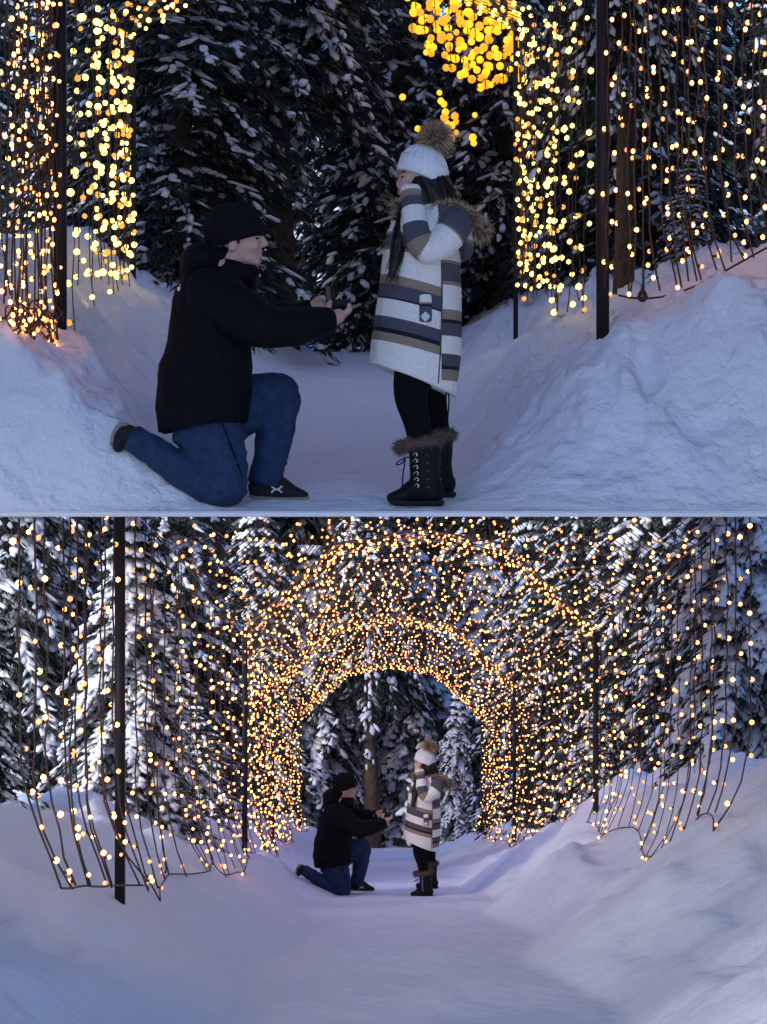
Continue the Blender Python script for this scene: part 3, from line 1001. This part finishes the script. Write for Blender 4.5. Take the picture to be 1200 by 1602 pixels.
# torso, arms and legs inside the clothes
g.limb(mb, [(345, 425, 0, 32, 40), (335, 470, 0, 42, 52), (328, 560, 0, 40, 44), (325, 632, 0, 30, 34)])
g.limb(mb, [(340, 462, -.15, 26), (425, 517, -.21, 19), (516, 503, -.115, 11)])
g.limb(mb, [(348, 462, .15, 26), (415, 490, .18, 18), (486, 479, .045, 10)])
g.limb(mb, [(328, 676, ND, 22), (356, 755, ND, 22), (340, 757, ND, 20), (225, 692, ND, 13), (200, 684, ND, 12)])
g.limb(mb, [(345, 648, FD, 34), (430, 614, FD, 25), (432, 640, FD, 22), (412, 755, FD, 14)])
# near hand cradling the box
g.limb(mb, [(512, 504, -.112, 10, 9), (522, 498, -.095, 12, 8), (532, 492, -.07, 11, 9)], seg=12)
for k, (dx, dd) in enumerate([(0, -.062), (2, -.044), (1, -.026), (-2, -.010)]):
    g.limb(mb, [(529, 495 - k, -.085 + k * .014, 5.5), (539 + dx, 490 - k * .6, dd - .004, 5), (546 + dx, 483, dd, 4.3), (546.5 + dx * .6, 475.5 + k, dd + .008, 3.6)], seg=8, n=4)
g.limb(mb, [(517, 497, -.105, 7), (514, 486, -.075, 5.5), (515, 477, -.052, 5), (517, 470.5, -.04, 4)], seg=8, n=4)
# far hand behind the lid
g.limb(mb, [(484, 480, .05, 10, 9), (494, 477, .035, 11.5, 8), (502, 474, .025, 10, 9)], seg=12)
for k in range(4):
    g.limb(mb, [(498, 470 + k * 4.5, .03, 5), (505, 468 + k * 4.6, .016, 4.6), (511, 470 + k * 4.8, .002, 4.2), (513, 474 + k * 4.6, -.010, 3.6)], seg=8, n=4)
g.limb(mb, [(490, 472, .03, 6.5), (497, 465, .006, 5.2), (505, 463, -.010, 4.4), (509, 465, -.016, 3.8)], seg=8, n=4)
man = finish(mb, 'person', 'skin', None, voxel=.0045, smooth=2)
tag(man, 'man in black jacket and beanie kneeling before the woman on the upper terrace', 'person', 'proposing couple')
# eyes
for s in (-1, 1):
    mb = MB(); g.ell(mb, 402.5, 371.5, s * .040, 4, 1.9, 4); mb.build('eye', 'eye_dark', man)
    mb = MB(); g.limb(mb, [(399, 364.5, s * .052, 1.6), (405.5, 364, s * .036, 1.9), (408, 366, s * .02, 1.5)], seg=6); mb.build('eyebrow', 'hair_brown', man)
mb = MB(); g.limb(mb, [(404, 393, -.024, 1.1), (409.5, 393, 0, 1.2), (404, 393, .024, 1.1)], seg=6); mb.build('mouth', 'lips', man)
# short hair below the beanie
mb = MB(); g.ell(mb, 342, 383, 0, 18, 18, 25); g.ell(mb, 374, 374, -.068, 4, 8, 4); g.ell(mb, 374, 374, .068, 4, 8, 4)
finish(mb, 'hair', 'hair_brown', man, voxel=.006, smooth=2)
# jacket
mb = MB()
g.limb(mb, [(346, 428, 0, 46, 46), (338, 448, 0, 56, 66), (332, 480, 0, 60, 74), (328, 520, 0, 63, 72), (324, 560, 0, 68, 68), (319, 600, 0, 71, 70), (316, 636, 0, 70, 77), (318, 690, 0, 66, 80)], seg=30, cap=(.3, .3))
g.limb(mb, [(338, 460, -.165, 40), (374, 490, -.215, 38), (424, 516, -.23, 32), (470, 512, -.205, 27), (505, 505, -.145, 21), (515, 503, -.122, 18)], cap=(1, .1))
g.limb(mb, [(345, 460, .165, 40), (390, 485, .205, 33), (432, 490, .18, 26), (470, 483, .09, 19), (482, 480, .06, 16)], cap=(1, .1))
jk = finish(mb, 'jacket', 'black_shell', man, voxel=.007, smooth=5, wr=.012, ws=9.0, cut=(g.p(262, 671), Vector((.12, 0, -1)).normalized()))
mb = MB()
g.ell(mb, 318, 408, 0, 36, 30, 56, .35)
g.ell(mb, 302, 422, 0, 20, 20, 48)
g.limb(mb, [(366, 428, 0, 37, 42), (372, 414, 0, 32, 36)], seg=24, cap=(.5, .2))
g.limb(mb, [(322, 392, 0, 16, 36), (338, 408, 0, 34, 44)], seg=24, cap=(.5, .3))
g.limb(mb, [(380, 424, -.06, 11), (399, 421, 0, 9), (380, 424, .06, 11)])
finish(mb, 'hood', 'black_shell', jk, voxel=.006, smooth=4, wr=.006, ws=11.0)
for (x, y, d, r_, rot) in [(514, 503, -.122, 20.5, .2), (482, 480.5, .06, 17.5, .2)]:
    mb = MB(); g.limb(mb, [(x - 5, y + 1.5, d - .006, r_), (x + 3, y - 1, d + .005, r_)], seg=20, n=2, cap=(.1, .1)); mb.build('cuff', 'black_shell', jk)
mb = MB()
for u, (x, y) in enumerate([(283.5, 452), (287, 446), (291, 441), (296, 438)]):
    g.ell(mb, x + 2, y + 1, -.115 + .004 * u, 4.4, 4.2, 3.4)
mb.build('back_emblem', 'white_print', jk)
mb = MB(); g.limb(mb, [(399, 432, -.02, 1.4), (398, 470, -.03, 1.4), (397, 545, -.03, 1.4)], seg=6); mb.build('zip', 'box_dark', jk)
# beanie
mb = MB(); g.limb(mb, [(371, 374, 0, 44, 33), (367, 362, 0, 46, 34), (361, 345, 0, 46, 34), (357, 332, 0, 41, 31), (353, 322, 0, 29, 23), (351.5, 317.5, 0, 13, 11)], seg=60, cap=(.05, .35))
be = mb.build('beanie', 'black_knit', man)
mb = MB(); g.limb(mb, [(371.5, 376, 0, 46, 34), (370, 371, 0, 48, 36), (366, 359, 0, 48.5, 36.5), (364, 352, 0, 47, 35)], seg=60, cap=(.04, .04)); mb.build('cuff', 'black_knit', be)
# jeans
mb = MB()
g.ell(mb, 322, 648, 0, 55, 44, 56)
g.limb(mb, [(322, 662, ND + .015, 52, 33), (341, 702, ND, 46, 35), (356, 738, ND, 34, 34), (361, 758, ND, 28, 30)])
g.limb(mb, [(360, 760, ND, 27, 30), (330, 757, ND, 27, 28), (275, 725, ND, 25, 26), (228, 693, ND, 20, 22), (212, 683, ND, 20, 21)], cap=(1, .2))
g.limb(mb, [(345, 652, FD - .03, 44, 36), (395, 622, FD, 40, 36), (432, 612, FD, 35, 33)])
g.limb(mb, [(434, 613, FD, 34, 32), (431, 645, FD, 31, 30), (422, 700, FD, 26, 27), (415, 738, FD, 25, 27), (412, 752, FD, 27, 28)], cap=(1, .15))
jn = finish(mb, 'jeans', 'denim', man, voxel=.006, smooth=4, wr=.010, ws=12.0, aniso=(.8, .8, 1.5))
mb = MB(); g.limb(mb, [(352, 655, ND - .112, 1.2), (368, 700, ND - .10, 1.2), (384, 745, ND - .06, 1.2)], seg=6); mb.build('seam', 'black_shell', jn)
# planted shoe
mb = MB()
g.limb(mb, [(398, 758, FD, 14, 15), (415, 752, FD, 20, 17), (436, 758, FD, 17, 17), (456, 766, FD, 11, 16), (474, 771, FD, 7, 12)])
g.limb(mb, [(396, 766, FD, 10, 14), (440, 769, FD, 9, 17), (474, 773, FD, 6, 13)])
sh = finish(mb, 'shoe', 'shoe_black', man, voxel=.005, smooth=2)
mb = MB(); g.limb(mb, [(391, 774, FD, 4.5, 14), (420, 776, FD, 4, 15), (450, 777, FD, 4, 18), (478, 776, FD, 4, 12)], n=6); mb.build('sole', 'shoe_sole', sh)
mb = MB()
for k in range(4):
    g.limb(mb, [(440 + k * 6, 750 + k * 3.6, FD - .02, 1.3), (443 + k * 6, 748 + k * 3.6, FD, 1.3), (440 + k * 6, 750 + k * 3.6, FD + .02, 1.3)], seg=6, n=3)
mb.build('lace', 'white_print', sh)
mb = MB()      # crossed arcs emblem on the side of the shoe
for s in (1, -1):
    P = [(431 + 8 * math.sin(a) * 1.0, 763 + s * (1.8 - 5.2 * (1 - abs(math.sin(a)) ** 1.5) + 3.0), FD - .053) for a in np.linspace(-1.4, 1.4, 9)]
    g.limb(mb, [(q[0], q[1] - 1, q[2], 1.5, 1.2) for q in P], seg=6, n=2)
mb.build('emblem', 'white_print', sh)
# trailing shoe, toes in the snow
mb = MB()
g.limb(mb, [(214, 684, ND, 17, 16), (203, 679, ND, 17, 16), (194, 684, ND, 14, 16), (190, 697, ND, 9, 14)])
sh = finish(mb, 'shoe', 'shoe_black', man, voxel=.005, smooth=2)
mb = MB(); g.limb(mb, [(203, 663, ND, 4, 12), (193, 665, ND, 4.5, 14), (185, 676, ND, 4.5, 16), (181, 692, ND, 4, 14)], n=5); mb.build('sole', 'shoe_sole', sh)

# ring box held in both hands
def ring_box():
    r_ = empty('ring_box', (0, 0, 0))
    mb = MB(); c = g.p(514, 458, -.012); add_box(mb, c, (.026, .055, .078), Matrix.Rotation(-.08, 4, 'Y')); mb.build('lid', 'box_brown', r_, smooth=False)
    mb = MB(); c = g.p(521.5, 458, -.012); add_box(mb, c, (.018, .050, .072), Matrix.Rotation(-.08, 4, 'Y')); mb.build('lid_lining', 'box_dark', r_, smooth=False)
    mb = MB(); c = g.p(532, 473, -.018); add_tube(mb, [c + np.array([-.026, 0, 0]), c + np.array([.03, 0, .0])], .024, .028, seg=14); mb.build('base', 'box_dark', r_)
    mb = MB(); c = g.p(530.5, 464, -.018)
    add_tube(mb, [c + np.array([.011 * math.cos(a), 0, .011 * math.sin(a)]) for a in np.linspace(0, 6.283, 13)], .002, seg=6); rg = mb.build('ring', 'silver', r_)
    mb = MB(); add_ell(mb, c + np.array([0, 0, .013]), (.005, .005, .005), ICO1); mb.build('stone', 'white_print', rg, smooth=False)
    return r_


box = ring_box()
tag(box, 'open brown ring box held up by the kneeling man on the upper terrace', 'ring box', 'ring boxes')

# ---------------- the standing woman
g = Fig(650)
ND, FD = -.10, .20


def bands(v, table):
    out = np.zeros((len(v), 3)); out[:] = CREAM
    for a, b, c in table:
        out[(v >= a) & (v < b)] = c
    return out


FRONT = [(372, 376, TAN), (376, 398, GREY), (398, 402, TAN), (441, 455, TAN), (455, 476, GREY), (476, 479, INK), (507, 526, GREY), (526, 532, INK), (532, 547, TAN)]
BACK = [(408, 413, TAN), (413, 441, GREY), (441, 446, TAN), (485, 500, TAN), (500, 506, INK), (506, 525, GREY), (553, 572, GREY), (572, 577, INK), (577, 595, TAN)]


def unit(v): return (v - 280.0) / 360.0


def coat_col(co):
    x = co[:, 0] * SC + 650; r_ = 788 - co[:, 2] * SC
    return np.stack([unit(r_ - .27 * (x - 650)), unit(r_), .5 + (x - 689) / 100], -1)


SL = [(9, 21, TAN), (21, 37, GREY), (64, 88, GREY), (88, 104, TAN), (150, 153, TAN), (153, 220, GREY)]
band_mat('coat_body', [FRONT, BACK])
band_mat('coat_sleeve', [SL], 0.0, 250.0)
mb = MB()
g.ell(mb, 660, 258, 0, 34, 38, 29)
g.ell(mb, 645, 276, 0, 21, 30, 23)
g.limb(mb, [(628, 274, 0, 3.2, 4), (623.5, 283, 0, 3.6, 5), (624, 287, 0, 3.5, 5)], seg=12)
g.ell(mb, 627, 295, 0, 4, 4, 8); g.ell(mb, 634, 306, 0, 8, 7, 10)
g.limb(mb, [(660, 292, 0, 18, 20), (638, 304, 0, 10, 13)])
for s in (-1, 1): g.ell(mb, 636, 285, s * .04, 10, 9, 8)
g.limb(mb, [(664, 290, 0, 17, 17), (672, 335, 0, 20, 22)])
g.limb(mb, [(672, 340, 0, 30, 45), (664, 400, 0, 36, 42), (662, 480, 0, 34, 38), (660, 570, 0, 34, 38)])
g.limb(mb, [(704, 358, -.16, 18), (664, 396, -.22, 15), (648, 345, -.19, 11), (641, 300, -.125, 8)])
g.limb(mb, [(690, 358, .16, 18), (655, 396, .20, 15), (645, 345, .15, 11), (638, 302, .08, 8)])
g.limb(mb, [(652, 590, ND + .02, 22), (643, 622, ND, 19), (660, 690, ND, 15), (664, 762, ND, 11)])
g.limb(mb, [(668, 590, FD - .06, 18), (684, 640, FD, 13), (694, 735, FD, 11)])
for s, d0 in ((-1, -.105), (1, .07)):      # hands over the mouth
    g.limb(mb, [(641, 303, d0, 8, 6), (636, 296, d0 * .85, 9, 6), (633, 291, d0 * .75, 8, 6)], seg=10)
    for k in range(4):
        g.limb(mb, [(637 - k * 2.0, 294 + k * 1.5, d0 * .85, 4), (633.5 - k * 1.8, 288.5 + k * 2.0, d0 * .75, 3.5), (629.5 - k * 1.4, 286.5 + k * 2.8, d0 * .55, 3.1), (626 - k * .6, 288 + k * 3.2, d0 * .33, 2.7)], seg=8, n=4)
    g.limb(mb, [(643, 298, d0 * .85, 4.5), (643, 291, d0 * .75, 3.6), (640, 286, d0 * .65, 3.0)], seg=8, n=4)
woman = finish(mb, 'person', 'skin_her', None, voxel=.0045, smooth=2)
tag(woman, 'woman in striped wool coat and white pompom hat standing on the upper terrace', 'person', 'proposing couple')
for s in (-1, 1):
    mb = MB(); g.ell(mb, 630.5, 275.5, s * .042, 4.2, 1.8, 4); mb.build('eye', 'eye_dark', woman)
    mb = MB(); g.limb(mb, [(635, 269, s * .055, 1.3), (629.5, 268, s * .042, 1.5), (626.5, 270, s * .022, 1.2)], seg=6); mb.build('eyebrow', 'hair_brown', woman)
# hair
mb = MB()
g.ell(mb, 670, 275, 0, 26, 26, 27)
g.limb(mb, [(668, 280, 0, 31, 29), (680, 300, 0, 32, 33), (692, 322, 0, 24, 34), (694, 345, 0, 14, 30)])
g.limb(mb, [(655, 284, -.07, 10, 6), (655, 296, -.085, 11, 7), (661, 315, -.08, 14, 9), (665, 335, -.08, 12, 9)])
g.limb(mb, [(646, 300, .02, 14, 16), (634, 335, -.06, 12, 16), (627, 370, -.12, 13, 12), (620, 405, -.155, 10, 9), (613, 432, -.17, 5, 6)])
hr = finish(mb, 'hair', 'hair_brown', woman, voxel=.006, smooth=2, wr=.004, ws=16, aniso=(2.5, 2.5, .5))
mb = MB()
for k in range(70):
    t = rng.random(3) - .5
    if k % 2:
        g.limb(mb, [(672 + 50 * t[0], 288 + 10 * t[1], -.092 * (1 - abs(t[0])) - .005, .8), (682 + 56 * t[0], 298 + 10 * t[1], -.105 * (1 - .6 * abs(t[0])), .8), (696 + 44 * t[0], 324 + 14 * t[2], -.11 * (1 - .6 * abs(t[0])), .5)], seg=3, n=3)
    else:
        g.limb(mb, [(640 + 20 * t[0], 305, -.06, .7), (632 + 24 * t[0], 345 + 8 * t[1], -.13, .7), (622 + 24 * t[0], 395, -.17 + .01 * t[1], .6), (612 + 20 * t[2], 436 + 30 * t[1], -.185, .4)], seg=3, n=3)
tag(mb.build('loose_hair', 'hair_brown', hr), kind='stuff')
# hat
mb = MB(); g.limb(mb, [(659.5, 270, 0, 38, 33), (661, 264, 0, 38.5, 33.5), (663.5, 252, 0, 37, 33), (666, 240, 0, 31, 28), (668.5, 230, 0, 20, 18), (669.5, 225, 0, 9, 9)], seg=132, cap=(.05, .5))
ht = mb.build('hat', 'white_knit', woman)
mb = MB(); A = catmull(np.array([[*g.p(x, y, 0), r_ / SC, (r_ - 5) / SC] for x, y, r_ in [(658.5, 275, 38.5), (659.3, 272.5, 40), (664, 255, 40), (664.8, 252.5, 38.8)]]), 4)
add_tube(mb, A[:, :3], A[:, 3], A[:, 4], seg=160, ripple=(40, .012), cap=(.04, .04)); mb.build('cuff', 'white_knit', ht)
mb = MB()
for a in np.linspace(0, 6.283, 22, endpoint=False):       # knitted ribs over the crown
    P = []
    for (x, y, r_) in [(663.5, 255, 37.6), (664.5, 249, 36.2), (666, 240, 31.2), (668.5, 230, 20), (669.5, 226, 10)]:
        P.append((x + r_ * math.cos(a) * .956, y + r_ * math.cos(a) * .29, (r_ - 4) / SC * math.sin(a), 2.0))
    g.limb(mb, P, seg=6, n=4)
mb.build('rib_knit', 'white_knit', ht)
# pompom
c = g.p(682, 213, 0)
mb = MB(); add_ell(mb, c, (.062, .06, .058), ICO2); pm = mb.build('pompom', 'fur_dark', ht)
for m, n in (('fur_tan', 2600), ('fur_dark', 900)):
    d = rng.normal(size=(n, 3)); d /= np.linalg.norm(d, axis=1)[:, None]
    mb = MB(); fur(mb, c + d * .05, d, np.full(n, .052), .0013, .25); tag(mb.build('fur_hair', m, pm, smooth=False), kind='stuff')
# coat
mb = MB()
g.limb(mb, [(676, 330, 0, 30, 40), (668, 345, 0, 48, 56), (664, 362, 0, 55, 66), (660, 400, 0, 60, 62), (657, 450, 0, 64, 60), (653.5, 500, 0, 68, 64), (649.5, 550, 0, 71, 68), (645, 600, 0, 70, 70), (643, 640, 0, 69, 70)], seg=34, cap=(.4, .3))
ct = finish(mb, 'coat', 'coat_body', woman, voxel=.006, smooth=4, wr=.004, ws=8.0, cut=(g.p(578, 563), Vector((-.40, 0, -1)).normalized()), colf=coat_col, aniso=(1.6, 1.6, .5))


def sleeve(pts, nm, table):
    A = catmull(np.array([[*g.p(q[0], q[1], q[2]), q[3] / SC] for q in pts]), 16)
    d = np.concatenate([[0], np.cumsum(np.linalg.norm(np.diff(A[:, :3], axis=0), axis=1))]) * SC
    def cf(co):
        i = np.argmin(((co[:, None, :] - A[None, :, :3]) ** 2).sum(-1), 1)
        j = np.clip(i, 1, len(A) - 2)
        T = A[j + 1, :3] - A[j - 1, :3]; T /= np.linalg.norm(T, axis=1)[:, None]
        u = (d[i] + ((co - A[i, :3]) * T).sum(1) * SC) / 250.0
        return np.stack([u, u, u], -1)
    mb = MB(); add_tube(mb, A[:, :3], A[:, 3], A[:, 3] * .9, seg=22, cap=(.1, 1))
    return finish(mb, nm, 'coat_sleeve', ct, voxel=.0055, smooth=3, wr=.004, ws=12, colf=cf)


sleeve([(641, 299, -.125, 15.5), (644, 325, -.165, 17), (648, 352, -.19, 19), (653, 378, -.21, 20), (666, 395, -.215, 21.5), (688, 386, -.20, 23), (706, 366, -.175, 25), (712, 352, -.15, 25)], 'sleeve', SL)
sleeve([(637, 302, .075, 15), (640, 330, .12, 17), (644, 360, .16, 20), (654, 388, .19, 23), (675, 378, .18, 27), (690, 356, .14, 28)], 'sleeve', SL)
# hood, yoke and their trim
mb = MB()
g.ell(mb, 712, 362, 0, 26, 30, 54, -.4)
g.ell(mb, 728, 380, 0, 13, 22, 44, -.1)
g.limb(mb, [(672, 338, -.10, 12), (690, 340, -.13, 16), (706, 350, -.13, 18)])
def hood_col(co):
    x = co[:, 0] * SC + 650; r_ = 788 - co[:, 2] * SC
    out = np.zeros((len(co), 3)); out[:] = GREY
    out[(x < 684)] = CREAM
    out[(x > 722) & (r_ < 377)] = CREAM
    out[(r_ > 374 + .3 * (x - 722)) & (r_ < 379 + .3 * (x - 722)) & (x > 716)] = TAN
    return out
hd = finish(mb, 'hood', 'coat_wool', ct, voxel=.006, smooth=3, wr=.004, ws=10, colf=hood_col)
fur_tube(g, [(668, 350, -.11, 5), (680, 336, -.115, 9), (698, 328, -.11, 12), (722, 336, -.09, 15), (742, 348, -.05, 16), (752, 358, .0, 17), (742, 350, .08, 14)], 15, .5, 5200, 'hood_trim', 'fur_tan', 'fur_dark', hd)
fur_tube(g, [(618, 318, -.06, 6), (624, 328, -.08, 9), (620, 338, -.06, 6)], 12, .45, 700, 'collar_trim', 'fur_tan', 'fur_dark', hd)


def motif(x, y, d, r_, parent):
    mb = MB()
    for k in range(5):
        wd = [4, 9, 12, 9, 4][k] / 12 * r_ * 2
        add_box(mb, g.p(x, y + (k - 2) * r_ * .4, d), (wd / SC, .004, r_ * .41 / SC))
    mb.build('woven_motif', 'white_print', parent, smooth=False)


motif(708, 355, -.178, 6.5, hd)
# pocket flap
mb = MB(); g.limb(mb, [(664, 466, -.191, 9.5, 2.4), (664.5, 478, -.195, 10, 2.4), (664.5, 505, -.203, 10, 2.4)], n=6)
pk = finish(mb, 'pocket_flap', 'coat_wool', ct, voxel=.004, smooth=1, colf=lambda co: bands(788 - co[:, 2] * SC, [(476, 479, TAN), (479, 483, INK), (483, 520, GREY)]))
motif(664, 499, -.2115, 7, pk)
mb = MB(); g.limb(mb, [(689.5, 412, -.165, 1.1), (690, 470, -.165, 1.1), (688, 540, -.178, 1.1), (684, 600, -.18, 1.1)], seg=6); mb.build('seam', 'fur_dark', ct)
for (x, y, d) in [(627, 410, -.150), (605, 434, -.085), (616, 343, -.09)]:
    mb = MB(); g.ell(mb, x, y, d, 2.6, 2.6, 2); mb.build('button', 'eye_dark', ct)
mb = MB(); g.limb(mb, [(698, 608, -.05, 1.2), (697, 628, -.055, 1.2), (699, 655, -.05, 1.2), (702, 628, -.045, 1.2), (701, 608, -.045, 1.2)], seg=6); mb.build('drawcord', 'legging', ct)
# leggings
mb = MB()
g.limb(mb, [(652, 560, ND + .02, 34, 30), (645, 595, ND, 30, 28), (643, 622, ND, 26, 26), (652, 660, ND, 21, 22), (660, 700, ND, 19, 20)])
g.ell(mb, 660, 572, .02, 44, 34, 46)
g.limb(mb, [(668, 560, FD - .10, 34, 28), (676, 600, FD - .02, 25, 25), (684, 640, FD, 19, 22), (691, 685, FD, 17, 19)])
finish(mb, 'leggings', 'legging', woman, voxel=.006, smooth=3)


def boot(dx, dy, d, lab):
    o = lambda x, y: (x + dx, y + dy)
    mb = MB()
    g.limb(mb, [(*o(664, 694), d, 25, 23), (*o(664, 715), d, 24, 22), (*o(664, 740), d, 23, 21), (*o(666, 765), d, 25, 20)], seg=20, cap=(.2, .6))
    g.limb(mb, [(*o(676, 766), d, 18, 18), (*o(650, 764), d, 18, 18), (*o(630, 772), d, 12, 17), (*o(613, 776), d, 8, 13)])
    b = finish(mb, 'boot', 'boot_black', woman, voxel=.005, smooth=2, wr=.002, ws=20)
    mb = MB(); g.limb(mb, [(*o(690, 783), d, 4.5, 15), (*o(665, 783.5), d, 4.5, 16), (*o(640, 783.5), d, 4.5, 18), (*o(612, 781), d, 4.5, 14)], n=6); mb.build('sole', 'shoe_black', b)
    P = []
    for a in np.linspace(0, 6.283, 17):
        P.append((o(655, 690)[0] + 31 * math.cos(a), o(655, 692)[1] - 5 * math.cos(a), d + .075 * math.sin(a), 9))
    fur_tube(g, P, 11, .45, 2600, 'fur_cuff', 'fur_grey', 'fur_dark', b)
    for k in range(6):
        y = 709 + k * 9.6
        mb = MB(); cx = o(649 + .5 * k, y)
        g.limb(mb, [(cx[0] - 4, cx[1] + 1, d - .054, .9), (cx[0], cx[1] - 2.4, d - .066, .9), (cx[0] + 3, cx[1] + .5, d - .068, .9), (cx[0] + 1, cx[1] + 3, d - .067, .9)], seg=6, n=3); mb.build('eyelet_hook', 'silver', b)
    for k in range(5):
        mb = MB(); g.ell(mb, *o(667 + .5 * k, 710 + k * 12.5), d - .0645, 1.1, 1.1, 2); mb.build('stud', 'silver', b)
    mb = MB()
    g.limb(mb, [(*o(643, 714), d - .04, 1.1), (*o(634, 714), d - .05, 1.1), (*o(622, 721), d - .05, 1.1), (*o(620, 725), d - .05, 1.1), (*o(628, 723), d - .05, 1.1), (*o(634, 715), d - .05, 1.1)], seg=6)
    g.limb(mb, [(*o(634, 714), d - .05, 1.1), (*o(630, 740), d - .05, 1.1), (*o(629, 760), d - .045, 1.1)], seg=6)
    mb.build('lace', 'box_dark', b)
    return b


boot(0, 0, ND, '')
boot(22, -14, FD, '')

# put both couples where they stand
YU, YL = 9.1, 22.4
box2, man2, woman2 = copy_tree(box), copy_tree(man), copy_tree(woman)
for o, x in ((man, 390), (box, 390), (woman, 650)):
    o.location = ((x - 600) / F * YU, YU, .030)
zl_ = float(base_l(YL))
for o, px in ((man2, 549), (box2, 549), (woman2, 660)):
    X = (px - 600) / F * YL
    o.location = (X, YL, float(z_low((660 - 600) / F * YL, YL)) + .0)
tag(man2, 'man in black jacket and beanie kneeling on the lower path inside the light tunnel')
tag(woman2, 'woman in striped wool coat standing on the lower path inside the light tunnel')
tag(box2, 'open brown ring box held up by the kneeling man inside the lower light tunnel')
print('STRANDS', len(STR))
